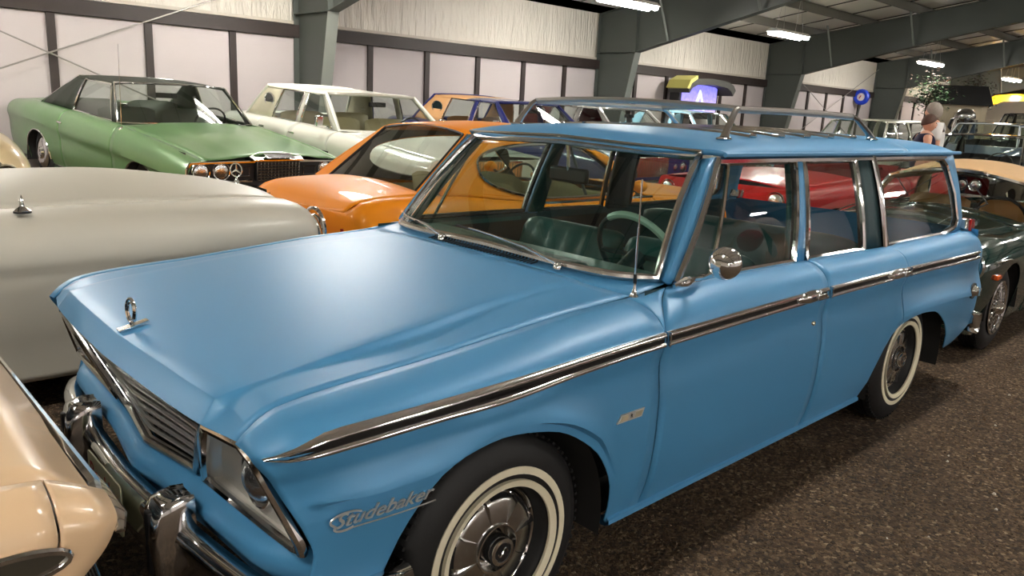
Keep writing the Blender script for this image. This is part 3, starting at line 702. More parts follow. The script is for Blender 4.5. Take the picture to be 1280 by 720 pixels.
# fender badge
bz = .646; bs = [(1.235, bz-.012), (1.255, bz+.013), (1.365, bz+.013), (1.352, bz-.013)]
bd = MB().prism([(x, -SD.y(x, z)-.004, z) for x, z in bs], (0, .008, 0)); a, b = both(bd, 'fender_badge', scriptm, wag, smooth=0)
for o, s in ((a, -1), (b, 1)):
    MB().prism([(x, s*(SD.y(x, z)+.0035), z) for x, z in [(1.245, bz-.009), (1.258, bz+.008), (1.288, bz+.008), (1.283, bz-.009)]], (0, s*.0015, 0)).build('badge_field', mat('badge_gold', srgb(190, 180, 156), .4, .15), o, smooth=0)
    MB().prism([(x, s*(SD.y(x, z)+.0035), z) for x, z in [(1.318, bz-.009), (1.322, bz+.008), (1.356, bz+.008), (1.347, bz-.009)]], (0, s*.0015, 0)).build('badge_field', MT['badge_gold'], o, smooth=0)
    tm = text_mesh('R', .018, .001); tm.xf(Matrix.Translation((1.302, s*(SD.y(1.3, bz)+.0045), bz)) @ Matrix.Rotation(R(90), 4, 'X') @ (Matrix.Identity(4) if s < 0 else Matrix.Scale(-1, 4, (1, 0, 0)))).build('badge_letter', blackpaint, o, smooth=0)
# script lettering on the fender
tm = text_mesh('Studebaker', .068, .002, shear=.5, bold=.0003)
xsz = max(p[0] for p in tm.v)-min(p[0] for p in tm.v); k = .262/xsz
tm.v = [(.431+p[0]*k, 0, .634+p[1]*.66, p[2]) for p in tm.v]
tm.v = [(p[0], -(SD.y(p[0], p[2])+.0035)-p[3], p[2]) for p in tm.v]
scr = tm.build('script_lettering', scriptm, wag, smooth=0)
def arc_s(cx, cz, rx, rz, a0, a1, n=14): return [(cx+rx*math.cos(a), cz+rz*math.sin(a)) for a in lin(a0, a1, n)]
sw = arc_s(.340, .638, .040, .014, .5, 3.5)+arc_s(.335, .620, .026, .009, 2.6, 5.6)
MB().tube([(x, -(SD.y(x, z)+.004), z) for x, z in sw], .0028, 6).build('script_flourish', scriptm, scr)
MB().tube([(x, -(SD.y(x, .6)+.004), .612+.004*math.sin(x*9)) for x in lin(.33, .575, 14)], .0018, 5).build('script_underline', scriptm, scr)
# fuel cap
fcx, fcz = 4.365, .645; fy = SD.y(fcx, fcz)
fc = MB().lathe([(.034, -.02), (.034, .004), (.028, .012), (.024, .024), (.012, .030), (.0001, .030)], (fcx, -fy, fcz), 'y', 24, sgn=-1).build('fuel_cap', chrome, wag)
MB().box((fcx, -fy-.034, fcz), (.012, .012, .045)).build('cap_grip', chrome, fc, bevel=.003)
MB().lathe([(.046, -.004), (.046, .004), (.036, .004)], (fcx, -fy, fcz), 'y', 24, sgn=-1).build('cap_recess', black, fc)
# door mirror
mr = MB(); mb0 = Vector((1.66, -.815, .998))
mr.tube([mb0+Vector((-.075, .0, -.006)), mb0+Vector((-.03, -.01, .004)), mb0+Vector((.03, -.012, .004)), mb0+Vector((.075, 0, -.004))], [.008, .017, .017, .007], 8)
mr = mr.build('door_mirror', chrome, wag)
mc = Vector((1.675, -.935, 1.080))
MB().tube([mb0+Vector((0, -.012, .012)), lerp(mb0, mc, .5)+Vector((-.02, -.01, -.012)), mc+Vector((-.02, 0, -.02))], [.010, .008, .006], 8).build('mirror_stalk', chrome, mr)
nd = Vector((-.88, -.30, .18)).normalized(); q = nd.to_track_quat('Z', 'Y').to_matrix().to_4x4()
md = MB().lathe([(.0001, .034), (.02, .033), (.038, .026), (.05, .012), (.0535, 0), (.0535, -.006), (.049, -.007)], (0, 0, 0), 'z', 28); md.xf(Matrix.Translation(mc) @ q).build('mirror_head', chrome, mr)
g = MB().lathe([(.0001, -.006), (.049, -.006)], (0, 0, 0), 'z', 28); g.xf(Matrix.Translation(mc) @ q).build('mirror_glass', dullchrome, mr)
# roof rack
def rail(pts, r=.0125): return MB().tube(pts, r, 8)
rk_ = []
legs = [(2.165, -.575), (3.495, -.575), (2.165, .575), (3.495, .575)]
zt = 1.562
rack = thing('r', '', '')
bpy.data.objects.remove(rack)
sy = .555
rr0 = rail([(x, -sy, zt-.012*((x-2.75)/.5)**2*.3) for x in lin(2.27, 3.28, 12)]).build('roof_rack', rackm, wag)
rail([(x, sy, zt-.012*((x-2.75)/.5)**2*.3) for x in lin(2.27, 3.28, 12)]).build('rack_rail', rackm, rr0)
for xx in (2.27, 3.28): rail([(xx+(.03 if xx > 3 else -.03)*(1-(y/sy)**2), y, zt+.016*(1-(y/sy)**2)) for y in lin(-sy, sy, 15)]).build('rack_rail', rackm, rr0)
for x, y in legs:
    s = 1 if y > 0 else -1; xt = 2.27 if x < 2.5 else 3.28; zb_ = roof_z(x, y)+.004
    m = MB(); m.tube([(xt, s*sy, zt), (lerp(xt, x, .25), lerp(s*sy, y, .25), zt-.014), (lerp(xt, x, .75), lerp(s*sy, y, .75), lerp(zt, zb_, .65)), (x, y, zb_)], [.0125, .0125, .014, .019], 8)
    m.build('rack_leg', dullchrome, rr0)
    MB().ball((x, y, zb_), (.042, .026, .009), 14, 6).build('rack_foot', chrome, rr0)
for x in (2.44, 2.67, 2.90, 3.13, 3.37):
    st = MB().grid([[(x+dx, y, roof_z(x, y)+dz) for dx, dz in ((-.017, -.004), (-.014, .009), (.014, .009), (.017, -.004))] for y in lin(-.53, .53, 17)]).build('roof_slat', chrome, wag)
    for s in (-1, 1): MB().ball((x, s*.535, roof_z(x, .535)+.006), (.016, .018, .012), 10, 6).build('slat_end', chrome, st)
# front face: grille surround, grille bars, headlamps, apron, bumper
def face(y, z):
    """x of the front face plane (leans back below)"""
    a = abs(y); return lerp(hx_lip(a if a < .73 else .73)+.02, ip([(0, .213), (.35, .250), (.84, .262)], a), max(0, min(1, (.80-z)/.26)))
FB = lambda y: ip([(0, .528), (.35, .540), (.85, .566)], abs(y))
GT, GB_ = .575, .285    # half width of the grille at its top and bottom edge
def gpt(u, v, dx=0):
    z = lerp(.800, FB(GB_*u)+.004, v); y = u*lerp(GT, GB_, v); return Vector((face(y, z)+dx, y, z))
grl = MB().grid([[gpt(u, v, .05) for u in lin(-1, 1, 17)] for v in lin(0, 1, 5)]).build('grille', black, wag)
loop = [gpt(u, 0) for u in lin(-1, 1, 17)]+[gpt(1, v) for v in lin(0, 1, 5)[1:]]+[gpt(u, 1) for u in lin(1, -1, 17)[1:]]+[gpt(-1, v) for v in lin(1, 0, 5)[1:-1]]
MB().tube(loop, .012, 8, closed=True).build('grille_surround', dullchrome, grl)
loop2 = [Vector((lerp(p.x, .2, .02)+.012, p.y*.965, lerp(p.z, .665, .045))) for p in loop]
MB().tube(loop2, .007, 6, closed=True).build('grille_inner_trim', chrome, grl)
for i in range(6):
    v = (i+.9)/6.8
    MB().tube([gpt(u, v, .022) for u in lin(-.985, .985, 17)], .0085, 6, flat=.6).build('grille_bar', mat('grille_metal', (.72, .70, .66), .32, .85), grl)
for u in lin(-.9, .9, 17): MB().tube([gpt(u, v, .030) for v in lin(.03, .97, 4)], .0022, 5).build('grille_rib', dullchrome, grl)
# headlamp bezels
def bz_pts():
    """driver side (-y) outline, inner edge first, going round"""
    o = [(-.592, .797), (-.66, .796), (-.715, .792), (-.755, .765), (-.792, .715), (-.825, .65), (-.848, .592), (-.846, .568), (-.82, .562), (-.70, .556), (-.5, .546), (-.345, .541), (-.36, .560), (-.45, .66), (-.54, .75)]
    return o
def bxx(y, z): return face(y, z)-.004+.12*max(0, (abs(y)-.80))
bo = [Vector((bxx(y, z), y, z)) for y, z in bz_pts()]
rsm = []
for i in range(len(bo)):
    for q in range(3): rsm.append(lerp(bo[i], bo[(i+1) % len(bo)], q/3))
bowlm = mat('bowl_metal', (.66, .64, .58), .30, .35)
barm = mat('grille_metal', (.72, .70, .66), .32, .85)
LC = Vector((.262, -.640, .662)); LR = .068
for s in (-1, 1):
    mk = lambda q: q if s < 0 else q.mirror()
    bz_ = mk(MB().tube(rsm, .0135, 8, closed=True)).build('headlamp_bezel', chrome, wag)
    inn = []
    n = len(rsm)
    for k, p in enumerate(rsm):
        d = Vector((0, p.y-LC.y, p.z-LC.z)); a = math.atan2(d.z, d.y)
        e = Vector((LC.x-.005, LC.y+math.cos(a)*(LR+.02), LC.z+math.sin(a)*(LR+.02))); e2 = Vector((LC.x, LC.y+math.cos(a)*LR, LC.z+math.sin(a)*LR))
        inn.append([p+Vector((.004, 0, 0)), lerp(p, e, .3)+Vector((.016, 0, 0)), e, e2])
    mk(MB().grid(list(map(list, zip(*inn))), closeu=True)).build('headlamp_bowl', bowlm, bz_, 25)
    lampm = MB().lathe([(.0001, -.034), (LR*.35, -.031), (LR*.65, -.021), (LR*.88, -.006), (LR, .012)], (LC.x-.008, LC.y, LC.z), 'x', 28); mk(lampm).build('headlamp_lens', silver_lamp, bz_)
    mk(MB().lathe([(LR*1.0, -.012), (LR*1.08, -.012), (LR*1.12, .01)], (LC.x-.004, LC.y, LC.z), 'x', 28)).build('headlamp_ring', chrome, bz_)
    # bright post between grille and bowl
    ip_ = [Vector((face(y, z)-.004, y, z)) for y, z in ((-.585, .795), (-.54, .75), (-.45, .66), (-.36, .56), (-.345, .543))]
    mk(MB().tube(ip_, [.02, .024, .022, .018, .012], 8, flat=.6, upv=(1, 0, 0))).build('bezel_post', chrome, bz_)
# backing so nothing shows through
MB().grid([[(face(y, z)+.13, y, z) for y in lin(-.80, .80, 13)] for z in (.50, .6, .7, .79)]).build('radiator_support', black, wag)
# apron below the lamps
rows = []
for y in lin(-.862, .862, 41):
    a = abs(y); cr = .045*sm(.70, .86, a); xt = face(y, FB(y)); zt_ = FB(y)-.012
    yy = y
    rows.append([(xt+.03, yy, zt_+.006), (xt-.002+cr, yy, zt_), (xt-.026+cr*1.1, yy, zt_-.006), (xt-.046+cr*1.3, yy, zt_-.022), (xt-.052+cr*1.4, yy, zt_-.042), (xt-.044+cr*1.3, yy, zt_-.064), (xt-.02+cr, yy, zt_-.09), (xt-.0+cr, yy, zt_-.14)])
MB().grid(rows).build('front_apron', blue, wag, 50)
# bumper: deep bowed blade with guards
def bump_x(y): return ip([(0, .115), (.4, .135), (.7, .165), (.84, .205), (.90, .27), (.915, .46)], abs(y))
by = [-.915, -.914, -.91]+lin(-.90, .90, 41)+[.91, .914, .915]
bxs = [.50, .40, .33]+[None]*41+[.33, .40, .50]
rows = []
for y, xo in zip(by, bxs):
    x = bump_x(y) if xo is None else xo
    tn = 1 if abs(y) > .9 else 0; sg = math.copysign(1, y)
    pr = [(.05, .462), (.018, .470), (.002, .462), (-.010, .435), (-.004, .405), (-.014, .372), (-.010, .335), (.010, .312), (.045, .305)]
    rows.append([(x+(d if not tn else 0), y-(sg*d if tn else 0), z) for d, z in pr])
bmp = MB().grid(rows).build('front_bumper', chrome, wag, 60, solid=.004)
for s in (-1, 1):
    yc = s*.385; x0 = bump_x(.385); rows = []
    for z, hw, dx in ((.545, .030, .03), (.552, .036, .0), (.542, .041, -.035), (.51, .045, -.05), (.44, .046, -.056), (.36, .044, -.05), (.30, .038, -.03), (.285, .030, .0)):
        rows.append([(x0+.05, yc-hw, z-.004), (x0+dx+.016, yc-hw, z), (x0+dx+.003, yc-hw*.8, z), (x0+dx, yc-hw*.3, z), (x0+dx, yc+hw*.3, z), (x0+dx+.003, yc+hw*.8, z), (x0+dx+.016, yc+hw, z), (x0+.05, yc+hw, z-.004)])
    m = MB().grid(rows); m.f.append(tuple(range(8))); m.build('bumper_guard', chrome, bmp, 50)
    MB().box((x0-.046, yc, .435), (.02, .03, .17)).build('guard_pad', black, bmp, bevel=.006)
# rear bumper
rb = MB().grid([[(4.735-.10*(abs(y)/.9)**3+d, y, z) for d, z in ((-.05, .47), (.0, .475), (.012, .44), (.0, .40), (.012, .37), (-.03, .35))] for y in lin(-.90, .90, 21)]).build('rear_bumper', chrome, wag, 60, solid=.004)
# wheels
for s in (-1, 1):
    wheel(wag, .855, .842, .334, 'disc', sgn=s, rec=.060); wheel(wag, 3.72, .812, .334, 'disc', sgn=s, rec=.058)
# interior ---------------------------------------------------------------
MB().grid([[(x, y, z) for y in lin(-.70, .70, 13)] for x, z in ((1.60, .965), (1.70, .972), (1.80, .968), (1.86, .94), (1.87, .85), (1.83, .72))]).build('dashboard', tealdash, wag, 60)
MB().grid([[(x, y, z) for y in lin(-.35, -.02+.35, 8)] for x, z in ((1.50, .992), (1.62, .985), (1.70, .974))]).build('dash_top', tealdark, wag)
def bench(x, name, split=False):
    parts = [(-.66, -.01), (.01, .66)] if split else [(-.66, .66)]
    st = MB().grid([[(x-.46+px, y, z) for y in lin(-.66, .66, 9)] for px, z in ((0, .33), (-.01, .46), (.03, .52), (.25, .53), (.46, .50))]).build(name, teal, wag)
    for a, b in parts:
        n = 25; rows = []
        for i in range(n):
            t = i/(n-1); y = lerp(a, b, t); e = min(1, min(t, 1-t)*9)**.5; w = .010*abs(math.sin(t*math.pi*6))**.5
            rows.append([(x+.02-.12*(1-u)+dx*e-(w if dx < 0 else 0), y, lerp(.50, .985, u)-.03*(1-e)) for u, dx in ((0, -.07), (.3, -.085), (.7, -.08), (.92, -.065), (.985, -.03), (1.0, .0), (.985, .04), (.9, .06), (.4, .08), (0, .08))])
        MB().grid(rows).build('seat_back', teal, st, 60)
bench(2.34, 'front_seat', True); bench(3.32, 'rear_seat')
MB().box((3.95, 0, .62), (1.05, 1.3, .03)).build('cargo_floor', tealdark, wag, smooth=0)
for s in (-1, 1):
    q = MB().grid([[(x, -lerp(.80, .765, v), lerp(.33 if x < 3.0 else .70, .975, v)) for x in lin(1.50, 4.42, 14)] for v in lin(0, 1, 5)]); (q if s < 0 else q.mirror()).build('door_card', tealdark, wag)
    q = MB().grid([[(x, -.757, z) for x in lin(1.70, 2.40, 6)] for z in (.84, .96)]); (q if s < 0 else q.mirror()).build('card_insert', teal, wag)
    q = MB().prism([(1.72, -.752, .905), (1.84, -.752, .905), (1.84, -.752, .945), (1.72, -.752, .945)], (0, .004, 0)); q = (q if s < 0 else q.mirror()).build('switch_plate', steel, wag, smooth=0)
    for nm, a0, a1, c0, c1 in (('inner_pillar', 1.66, 1.70, 1.97, 2.03), ('inner_pillar', 2.44, 2.54, 2.53, 2.60)):
        p = MB().grid([[gp(lerp(a0, a1, u), lerp(c0, c1, u), t, -.035) for u in lin(0, 1, 3)] for t in lin(0, .98, 6)]); (p if s < 0 else p.mirror()).build(nm, teal, wag, solid=.015)
MB().grid([[(x, y, roof_z(x, y)-.032) for y in lin(-.66, .66, 13)] for x in lin(2.02, 4.5, 8)]).build('headliner', mat('headliner', srgb(70, 88, 86), .8), wag)
swc = Vector((2.02, -.33, .965)); tilt = Matrix.Rotation(R(-28), 4, 'Y')
mint = mat('mint_plastic', srgb(186, 214, 200), .35)
sw = MB(); sw.tube([tilt @ Vector((0, .195*math.cos(a), .195*math.sin(a))) for a in lin(0, 2*math.pi, 41)[:-1]], .011, 8, closed=True); sw.v = [tuple(Vector(p)+swc) for p in sw.v]
swo = sw.build('steering_wheel', tealdark, wag)
wr = MB(); wr.tube([tilt @ Vector((0, .195*math.cos(a), .195*math.sin(a))) for a in lin(R(60), R(190), 20)], .0150, 8); wr.v = [tuple(Vector(p)+swc) for p in wr.v]; wr.build('wheel_cover', mint, swo)
hb = MB(); hb.tube([tilt @ Vector((-.005, 0, 0)), tilt @ Vector((-.28, 0, 0))], [.04, .03], 12)
for a in (R(0), R(180), R(270)): hb.tube([(0, 0, 0), tilt @ Vector((0, .19*math.cos(a), .19*math.sin(a)))], .011, 6)
hb.v = [tuple(Vector(p)+swc) for p in hb.v]; hb.build('steering_column', tealdark, swo)
rv = MB().box((1.935, 0.0, 1.262), (.022, .215, .062)).build('rear_view_mirror', black, wag, bevel=.012)
MB().box((1.947, 0.0, 1.262), (.002, .20, .05)).build('mirror_glass', chrome, rv, smooth=0); MB().tube([(1.93, 0, 1.28), (1.92, 0, 1.385)], .008, 6).build('mirror_stem', chrome, rv)

# front licence plate on the bumper
plm = mat('plate_cream', srgb(222, 222, 186), .45); redink = mat('red_ink', srgb(170, 40, 32), .6)
w2, h2, rr = .15, .076, .012; oc = []
for cx, cz, a0 in ((w2-rr, h2-rr, 0), (-w2+rr, h2-rr, 90), (-w2+rr, -h2+rr, 180), (w2-rr, -h2+rr, 270)):
    for k in range(4): a = R(a0+30*k); oc.append((cx+rr*math.cos(a), cz+rr*math.sin(a)))
PX, PY, PZ = .086, -.01, .412
plo = MB().prism([(PX, PY+a, PZ+b) for a, b in oc], (.004, 0, 0)).build('licence_plate', plm, wag, smooth=0)
MP = lambda dy, dz, sc_: Matrix(((0, 0, -1, PX-.0008), (-sc_, 0, 0, PY+dy), (0, sc_, 0, PZ+dz), (0, 0, 0, 1)))
tm = text_mesh('Rambler', .062, .0006); k = .25/(max(p[0] for p in tm.v)-min(p[0] for p in tm.v))
tm.xf(MP(0, .022, k)).build('plate_word', redink, plo, smooth=0)
tm = text_mesh('CLASSIC', .028, .0006); tm.xf(MP(-.05, -.034, 1.0)).build('plate_small_word', redink, plo, smooth=0)
# ------------------------------------------------------------------ the other cars
def mkbot(L, sill, arches, z0=None, z1=None):
    p = [(0, z0 or sill+.08)]
    for xc, ra, zt_ in arches:
        p.append((xc-ra-.012, sill))
        for i in range(13):
            a = math.pi*i/12; p.append((xc-ra*math.cos(a), sill+.02+(zt_-sill-.02)*math.sin(a)**.75))
        p.append((xc+ra+.012, sill))
    p.append((L, z1 or sill+.08)); return p
class Car:
    def __init__(s, name, label, loc, rz, L, W, yi, zi, zs, prof, arches, sill, body, pitch=0, xf=None, xr=None, crease=None, pw=1.0, group=None, z0=None, z1=None, splits=(), fx=.35):
        s.root = thing(name, label, 'car', loc, R(rz), group, pitch); s.L = L; s.body = body; s.arches = arches
        s.sd = Side(W, yi, zi, zs, prof, mkbot(L, sill, arches, z0, z1), xf, xr, fx, L-.35, crease, pw); s.W, s.yi, s.zi = W, yi, zi; s.sill = sill
        s.ref = (L/2, 0, .55)
        xs_ = set(lin(0, L, 46))
        for xc, ra, _ in arches: xs_ = {x for x in xs_ if not xc-ra-.03 < x < xc+ra+.03} | set(archcols(xc-ra-.01, xc+ra+.01, 16))
        xs_ |= set(lin(0, .3, 8)); xs_ = sorted(xs_)
        cuts = [0]+[x for _, x in splits]+[L]; names = ['front_fender']+[n for n, _ in splits] if splits else ['body_side']
        for i, nm in enumerate(names):
            a, b = cuts[i]+(.0022 if i else 0), cuts[i+1]-(.0022 if i < len(names)-1 else 0)
            xl = [a]+[x for x in xs_ if a+.006 < x < b-.006]+[b]
            g = MB().grid(s.sd.panel(xl, 8, 20)); g.f = [f for f in g.f]
            both(g, nm, body, s.root, solid=.004, ref=s.ref)
        m = MB()
        for sg in (-1, 1): m.grid([[(x, sg*(ip(W, x)-.14), z) for x in lin(.25, L-.25, 6)] for z in (sill, ip(zi, L/2)-.12)])
        m.box((L/2, 0, sill+.05), (L-.7, 1.1, .06)); m.build('underbody', under, s.root, smooth=0)
        for xc, ra, zt_ in arches:
            for sg in (-1, 1): MB().lathe([(.001, .5), (ra*1.02, .5), (ra*1.02, ip(W, xc)-.03)], (xc, 0, zt_-ra+.01), 'y', 16, -.1, math.pi+.1, sgn=sg).build('wheel_well', wellm, s.root)
    def wheels(s, r, style='plain', inset=.10, ww=((.2, .24, 0),), cap=.17):
        for xc, _, _ in s.arches:
            for sg in (-1, 1): wheel(s.root, xc, ip(s.W, xc)-inset, r, style, cap=cap, sgn=sg, ww=ww)
    def lid(s, name, x0, x1, crown, m_=None, fn=None, n=18, k=2.0, inset=.004, bow0=0, bow1=0):
        """hood or deck between the inner edges of the two sides"""
        rows = []
        for i in range(n):
            row = []
            for v in lin(-1, 1, 23):
                x = lerp(x0-bow0*(1-v*v), x1+bow1*(1-v*v), i/(n-1)); yy = (ip(s.yi, x)-inset)*v
                c = crown(x) if callable(crown) else crown
                z = ip(s.zi, x)+c*(1-abs(v)**k)
                if fn: z += fn(x, yy)
                row.append((x, yy, z))
            rows.append(row)
        return MB().grid(rows).build(name, m_ or s.body, s.root, 40, solid=.004, ref=s.ref)
    def cap(s, name, end, m_, bulge=.03, ztop=None, zbot=None, n=13):
        """closing panel across the nose (end=0) or tail (end=1)"""
        x = 0 if end == 0 else s.L; c = s.sd.col(x, 8, 20); rows = []
        c = [p for p in c if (ztop is None or p[2] <= ztop) and (zbot is None or p[2] >= zbot)]
        for p in c: rows.append([(p[0]+(-1 if end == 0 else 1)*bulge*(1-v*v), p[1]*-v if False else abs(p[1])*v, p[2]) for v in lin(-1, 1, n)])
        return MB().grid(rows).build(name, m_, s.root)
    def green(s, wb, wt, rt, rb, yb, yr, zr, crown, wins, roofm=None, glassm=None, framem=None, trim=.011, roof_over=.02, wtrim=None, split=None, seats=None, rear_glass=None, dz=0.0, bul=.015):
        """glasshouse: (centre x, side x) of windshield base/top and rear glass top/base"""
        roofm = roofm or s.body; glassm = glassm or clear; framem = framem or chrome
        zbelt = lambda x: ip(s.zi, x)+dz
        def gp(xb, xt, t, out=0): return Vector((lerp(xb, xt, t), -(lerp(yb, yr, t)+bul*math.sin(math.pi*t)+out), lerp(zbelt(xb), zr, t)))
        s.gp = gp
        def glass_pt(base, top, u, v, ub=1, ut=1):
            xb, xt = lerp(base[0], base[1], abs(u)**2.5), lerp(top[0], top[1], abs(u)**2.5)
            zt_ = zr+(.55*crown+.004)*(1-u*u); zb_ = zbelt(base[1])+.012*(1-u*u)
            return Vector((lerp(xb, xt, v), lerp(yb*ub, yr*ut, v)*u, lerp(zb_, zt_, v)))
        for nm, ba, to, k in (('windshield', wb, wt, (1, 1)), ('rear_window', rb, rt, rear_glass or (1, 1))):
            MB().grid([[glass_pt(ba, to, u, v, *k) for u in lin(-.985, .985, 15)] for v in lin(0, .97, 5)]).build(nm, glassm, s.root)
            lp = [glass_pt(ba, to, u, 0, *k) for u in lin(-1, 1, 13)]+[glass_pt(ba, to, 1, v, *k) for v in lin(0, .98, 5)[1:]]+[glass_pt(ba, to, u, .98, *k) for u in lin(1, -1, 13)[1:]]+[glass_pt(ba, to, -1, v, *k) for v in lin(.98, 0, 5)[1:-1]]
            MB().tube(lp, (wtrim[0] if wtrim else trim*1.2), 6, closed=True).build(nm+'_trim', wtrim[1] if wtrim else framem, s.root)
        # pillars: everything on the side plane that is not a window
        edges = [(wb[1], wb[1], wt[1], wt[1])]+[tuple(w) for w in wins]+[(rb[1], rb[1], rt[1], rt[1])]
        for i in range(len(edges)-1):
            b0, t0, b1, t1 = edges[i][1], edges[i][3], edges[i+1][0], edges[i+1][2]
            nm = 'a_pillar' if i == 0 else ('c_pillar' if i == len(edges)-2 else 'b_pillar')
            pm_ = (split[1] if split and i >= split[2] else s.body if split else roofm)
            both(MB().grid([[gp(lerp(b0, b1, q), lerp(t0, t1, q), t) for q in lin(0, 1, 4)] for t in lin(0, 1, 7)]), nm, pm_, s.root, solid=.02, ref=s.ref)
        if rear_glass:  # sail panels inboard of the rear quarters
            for sg in (-1, 1):
                MB().grid([[lerp(glass_pt(rb, rt, sg, v), glass_pt(rb, rt, sg, v, *rear_glass), q) for q in lin(0, 1, 5)] for v in lin(0, 1, 6)]).build('sail_panel', roofm, s.root)
        for b0, b1, t0, t1 in wins:
            both(MB().grid([[gp(lerp(b0, b1, q), lerp(t0, t1, q), v, -.006) for q in lin(0, 1, 4)] for v in lin(0.01, .93, 4)]), 'side_window', glassm, s.root)
            lp = [gp(lerp(b0, b1, q), lerp(t0, t1, q), .01, .003) for q in lin(0, 1, 5)]+[gp(b1, t1, v, .003) for v in lin(.01, .93, 5)[1:]]+[gp(lerp(b1, b0, q), lerp(t1, t0, q), .93, .003) for q in lin(0, 1, 5)[1:]]+[gp(b0, t0, v, .003) for v in lin(.93, .01, 5)[1:-1]]
            both(MB().tube(lp, trim, 6, closed=True), 'window_frame', framem, s.root)
        def rz_(u, k): return zr-.02+(.02+crown*math.sin(math.pi*min(.5, .12+k*1.6) if k < .24 else math.pi/2))*(1-abs(u)**4.5)+0
        def roof(x0a, x1a, name, m_, k0=0, k1=1, n=12):
            rows = []
            for i in range(n):
                k = lerp(k0, k1, i/(n-1)); row = []
                for u in lin(-1, 1, 25):
                    xf_ = lerp(wt[0]-.02, wt[1]-.01, abs(u)**2.5); xr_ = lerp(rt[0]+.02, rt[1]+.02, abs(u)**2.5)
                    kk = min(k, 1-k)
                    row.append((lerp(xf_, xr_, k), u*(yr+roof_over), zr-.018+crown*(.55+.45*math.sin(math.pi*k))*(1-abs(u)**2.6)+.02*(1-abs(u)**8)))
                rows.append(row)
            return MB().grid(rows).build(name, m_, s.root, 50, solid=.02, ref=s.ref)
        if split: roof(0, 0, 'roof_panel', roofm, 0, split[0]-.004); roof(0, 0, 'vinyl_roof', split[1], split[0]+.004, 1)
        else: roof(0, 0, 'roof_panel', roofm)
        if seats:
            sm_, xs_ = seats
            for k, x in enumerate(xs_):
                zf = zbelt(x)
                for sg in (-1, 1):
                    b = MB(); rows = []
                    for t in lin(0, 1, 9):
                        e = min(1, min(t, 1-t)*5)**.5; y = sg*lerp(.04, yb-.10, t)
                        rows.append([(x-.08*(1-u)+dx*e, y, lerp(zf-.45, zf+.10, u)-.04*(1-e)) for u, dx in ((0, -.07), (.5, -.08), (.9, -.06), (1, 0), (.9, .05), (0, .08))])
                    b.grid(rows).build('seat_back', sm_, s.root, 60)
            MB().grid([[(x, y, z) for y in lin(-yb+.06, yb-.06, 7)] for x, z in ((wb[0]+.02, zbelt(wb[1])-.03), (wb[0]+.25, zbelt(wb[1])-.02), (wb[0]+.33, zbelt(wb[1])-.18))]).build('dashboard', sm_, s.root)
            c = Vector((wb[0]+.52, -yb*.5, zbelt(wb[1])+.0)); tl_ = Matrix.Rotation(R(-25), 3, 'Y')
            MB().tube([c+tl_ @ Vector((0, .19*math.cos(a), .19*math.sin(a))) for a in lin(0, 2*math.pi, 25)[:-1]], .012, 6, closed=True).build('steering_wheel', black, s.root)
            both(MB().grid([[(x, -(ip(s.yi, x)-.03), z) for x in lin(wb[1]+.1, rb[1]-.1, 5)] for z in (s.sill+.1, zbelt(x)-.02)]), 'door_card', sm_, s.root)
    def bumper(s, x, z, bow=.10, h=.07, hw=None, m_=None, name='front_bumper', d=.05, sgn=-1):
        hw = hw or ip(s.W, .4)-.02
        rows = [[(x-sgn*bow*(abs(v)**2.4)+sgn*a, v*hw, z+b) for a, b in ((-.02, h), (d*.6, h*.95), (d, h*.4), (d*.9, -.4*h), (d*.5, -.95*h), (-.02, -h))] for v in lin(-1, 1, 23)]
        return MB().grid(rows).build(name, m_ or chrome, s.root, 60)
    def lamp(s, p, r, name='headlamp', lens=None, axis='x', sgn=-1, rim=.012):
        o = MB().lathe([(r*1.22, -.03), (r*1.22, .004), (r*1.12, .016), (r, .012)], p, axis, 24, sgn=sgn).build(name, chrome, s.root)
        MB().lathe([(r, .0), (r*.8, .016), (r*.4, .024), (.0001, .026)], p, axis, 24, sgn=sgn).build('lens', lens or silver_lamp, o); return o
STD = [(.80, .0), (.70, .0), (.60, .004), (.50, .012), (.40, .03), (.30, .055), (.2, .08)]

# --- green coupe
grn = mat('green_paint', srgb(98, 138, 88), .34, .15, .5, .12, noise=(3, .05)); vin = mat('dark_vinyl_roof', srgb(38, 44, 36), .55, noise=(30, .1), bump=(160, .2, .002))
g = Car('coupe', 'metallic green two-door coupe with dark vinyl roof parked against the wall', (3.20, 5.28, .105), 96, 4.95,
        [(0, .93), (.15, .955), (.6, .965), (2.5, .965), (4.2, .95), (4.95, .90)], [(0, .74), (1.6, .80), (1.9, .80), (3.2, .78), (4.95, .70)],
        [(0, .775), (.5, .835), (1.2, .89), (1.85, .93), (3.2, .945), (3.9, .95), (4.4, .94), (4.95, .90)], [(0, .60), (.6, .615), (1.8, .66), (3.0, .70), (4.0, .735), (4.95, .73)],
        [(.66, 0), (.63, .012), (.58, .022), (.48, .026), (.36, .04), (.25, .07)], [(.98, .40, .63), (3.82, .40, .62)], .21, grn, -.062, pw=.8,
        splits=(('front_door', 1.62), ('rear_quarter', 3.02)))
g.lid('hood', .02, 1.64, lambda x: .025+.02*sm(0, .8, x), fn=lambda x, y: .035*math.exp(-((abs(y)-.0)/.22)**2)*sm(1.7, .1, x)*.8+.012*sm(.50, .42, abs(y)), bow0=.02, bow1=-.10)
g.lid('trunk_lid', 3.95, 4.9, .03); g.cap('rear_panel', 1, grn)
g.green((1.54, 1.80), (2.06, 2.20), (3.05, 3.15), (3.86, 3.96), .80, .65, 1.335, .035, [(1.90, 2.98, 2.24, 2.92)], roofm=vin, seats=(mat('green_black_trim', srgb(52, 60, 48), .6), (2.55, 3.5)))
fr_ = g.cap('front_panel', 0, black, .02, ztop=.76, zbot=.45)
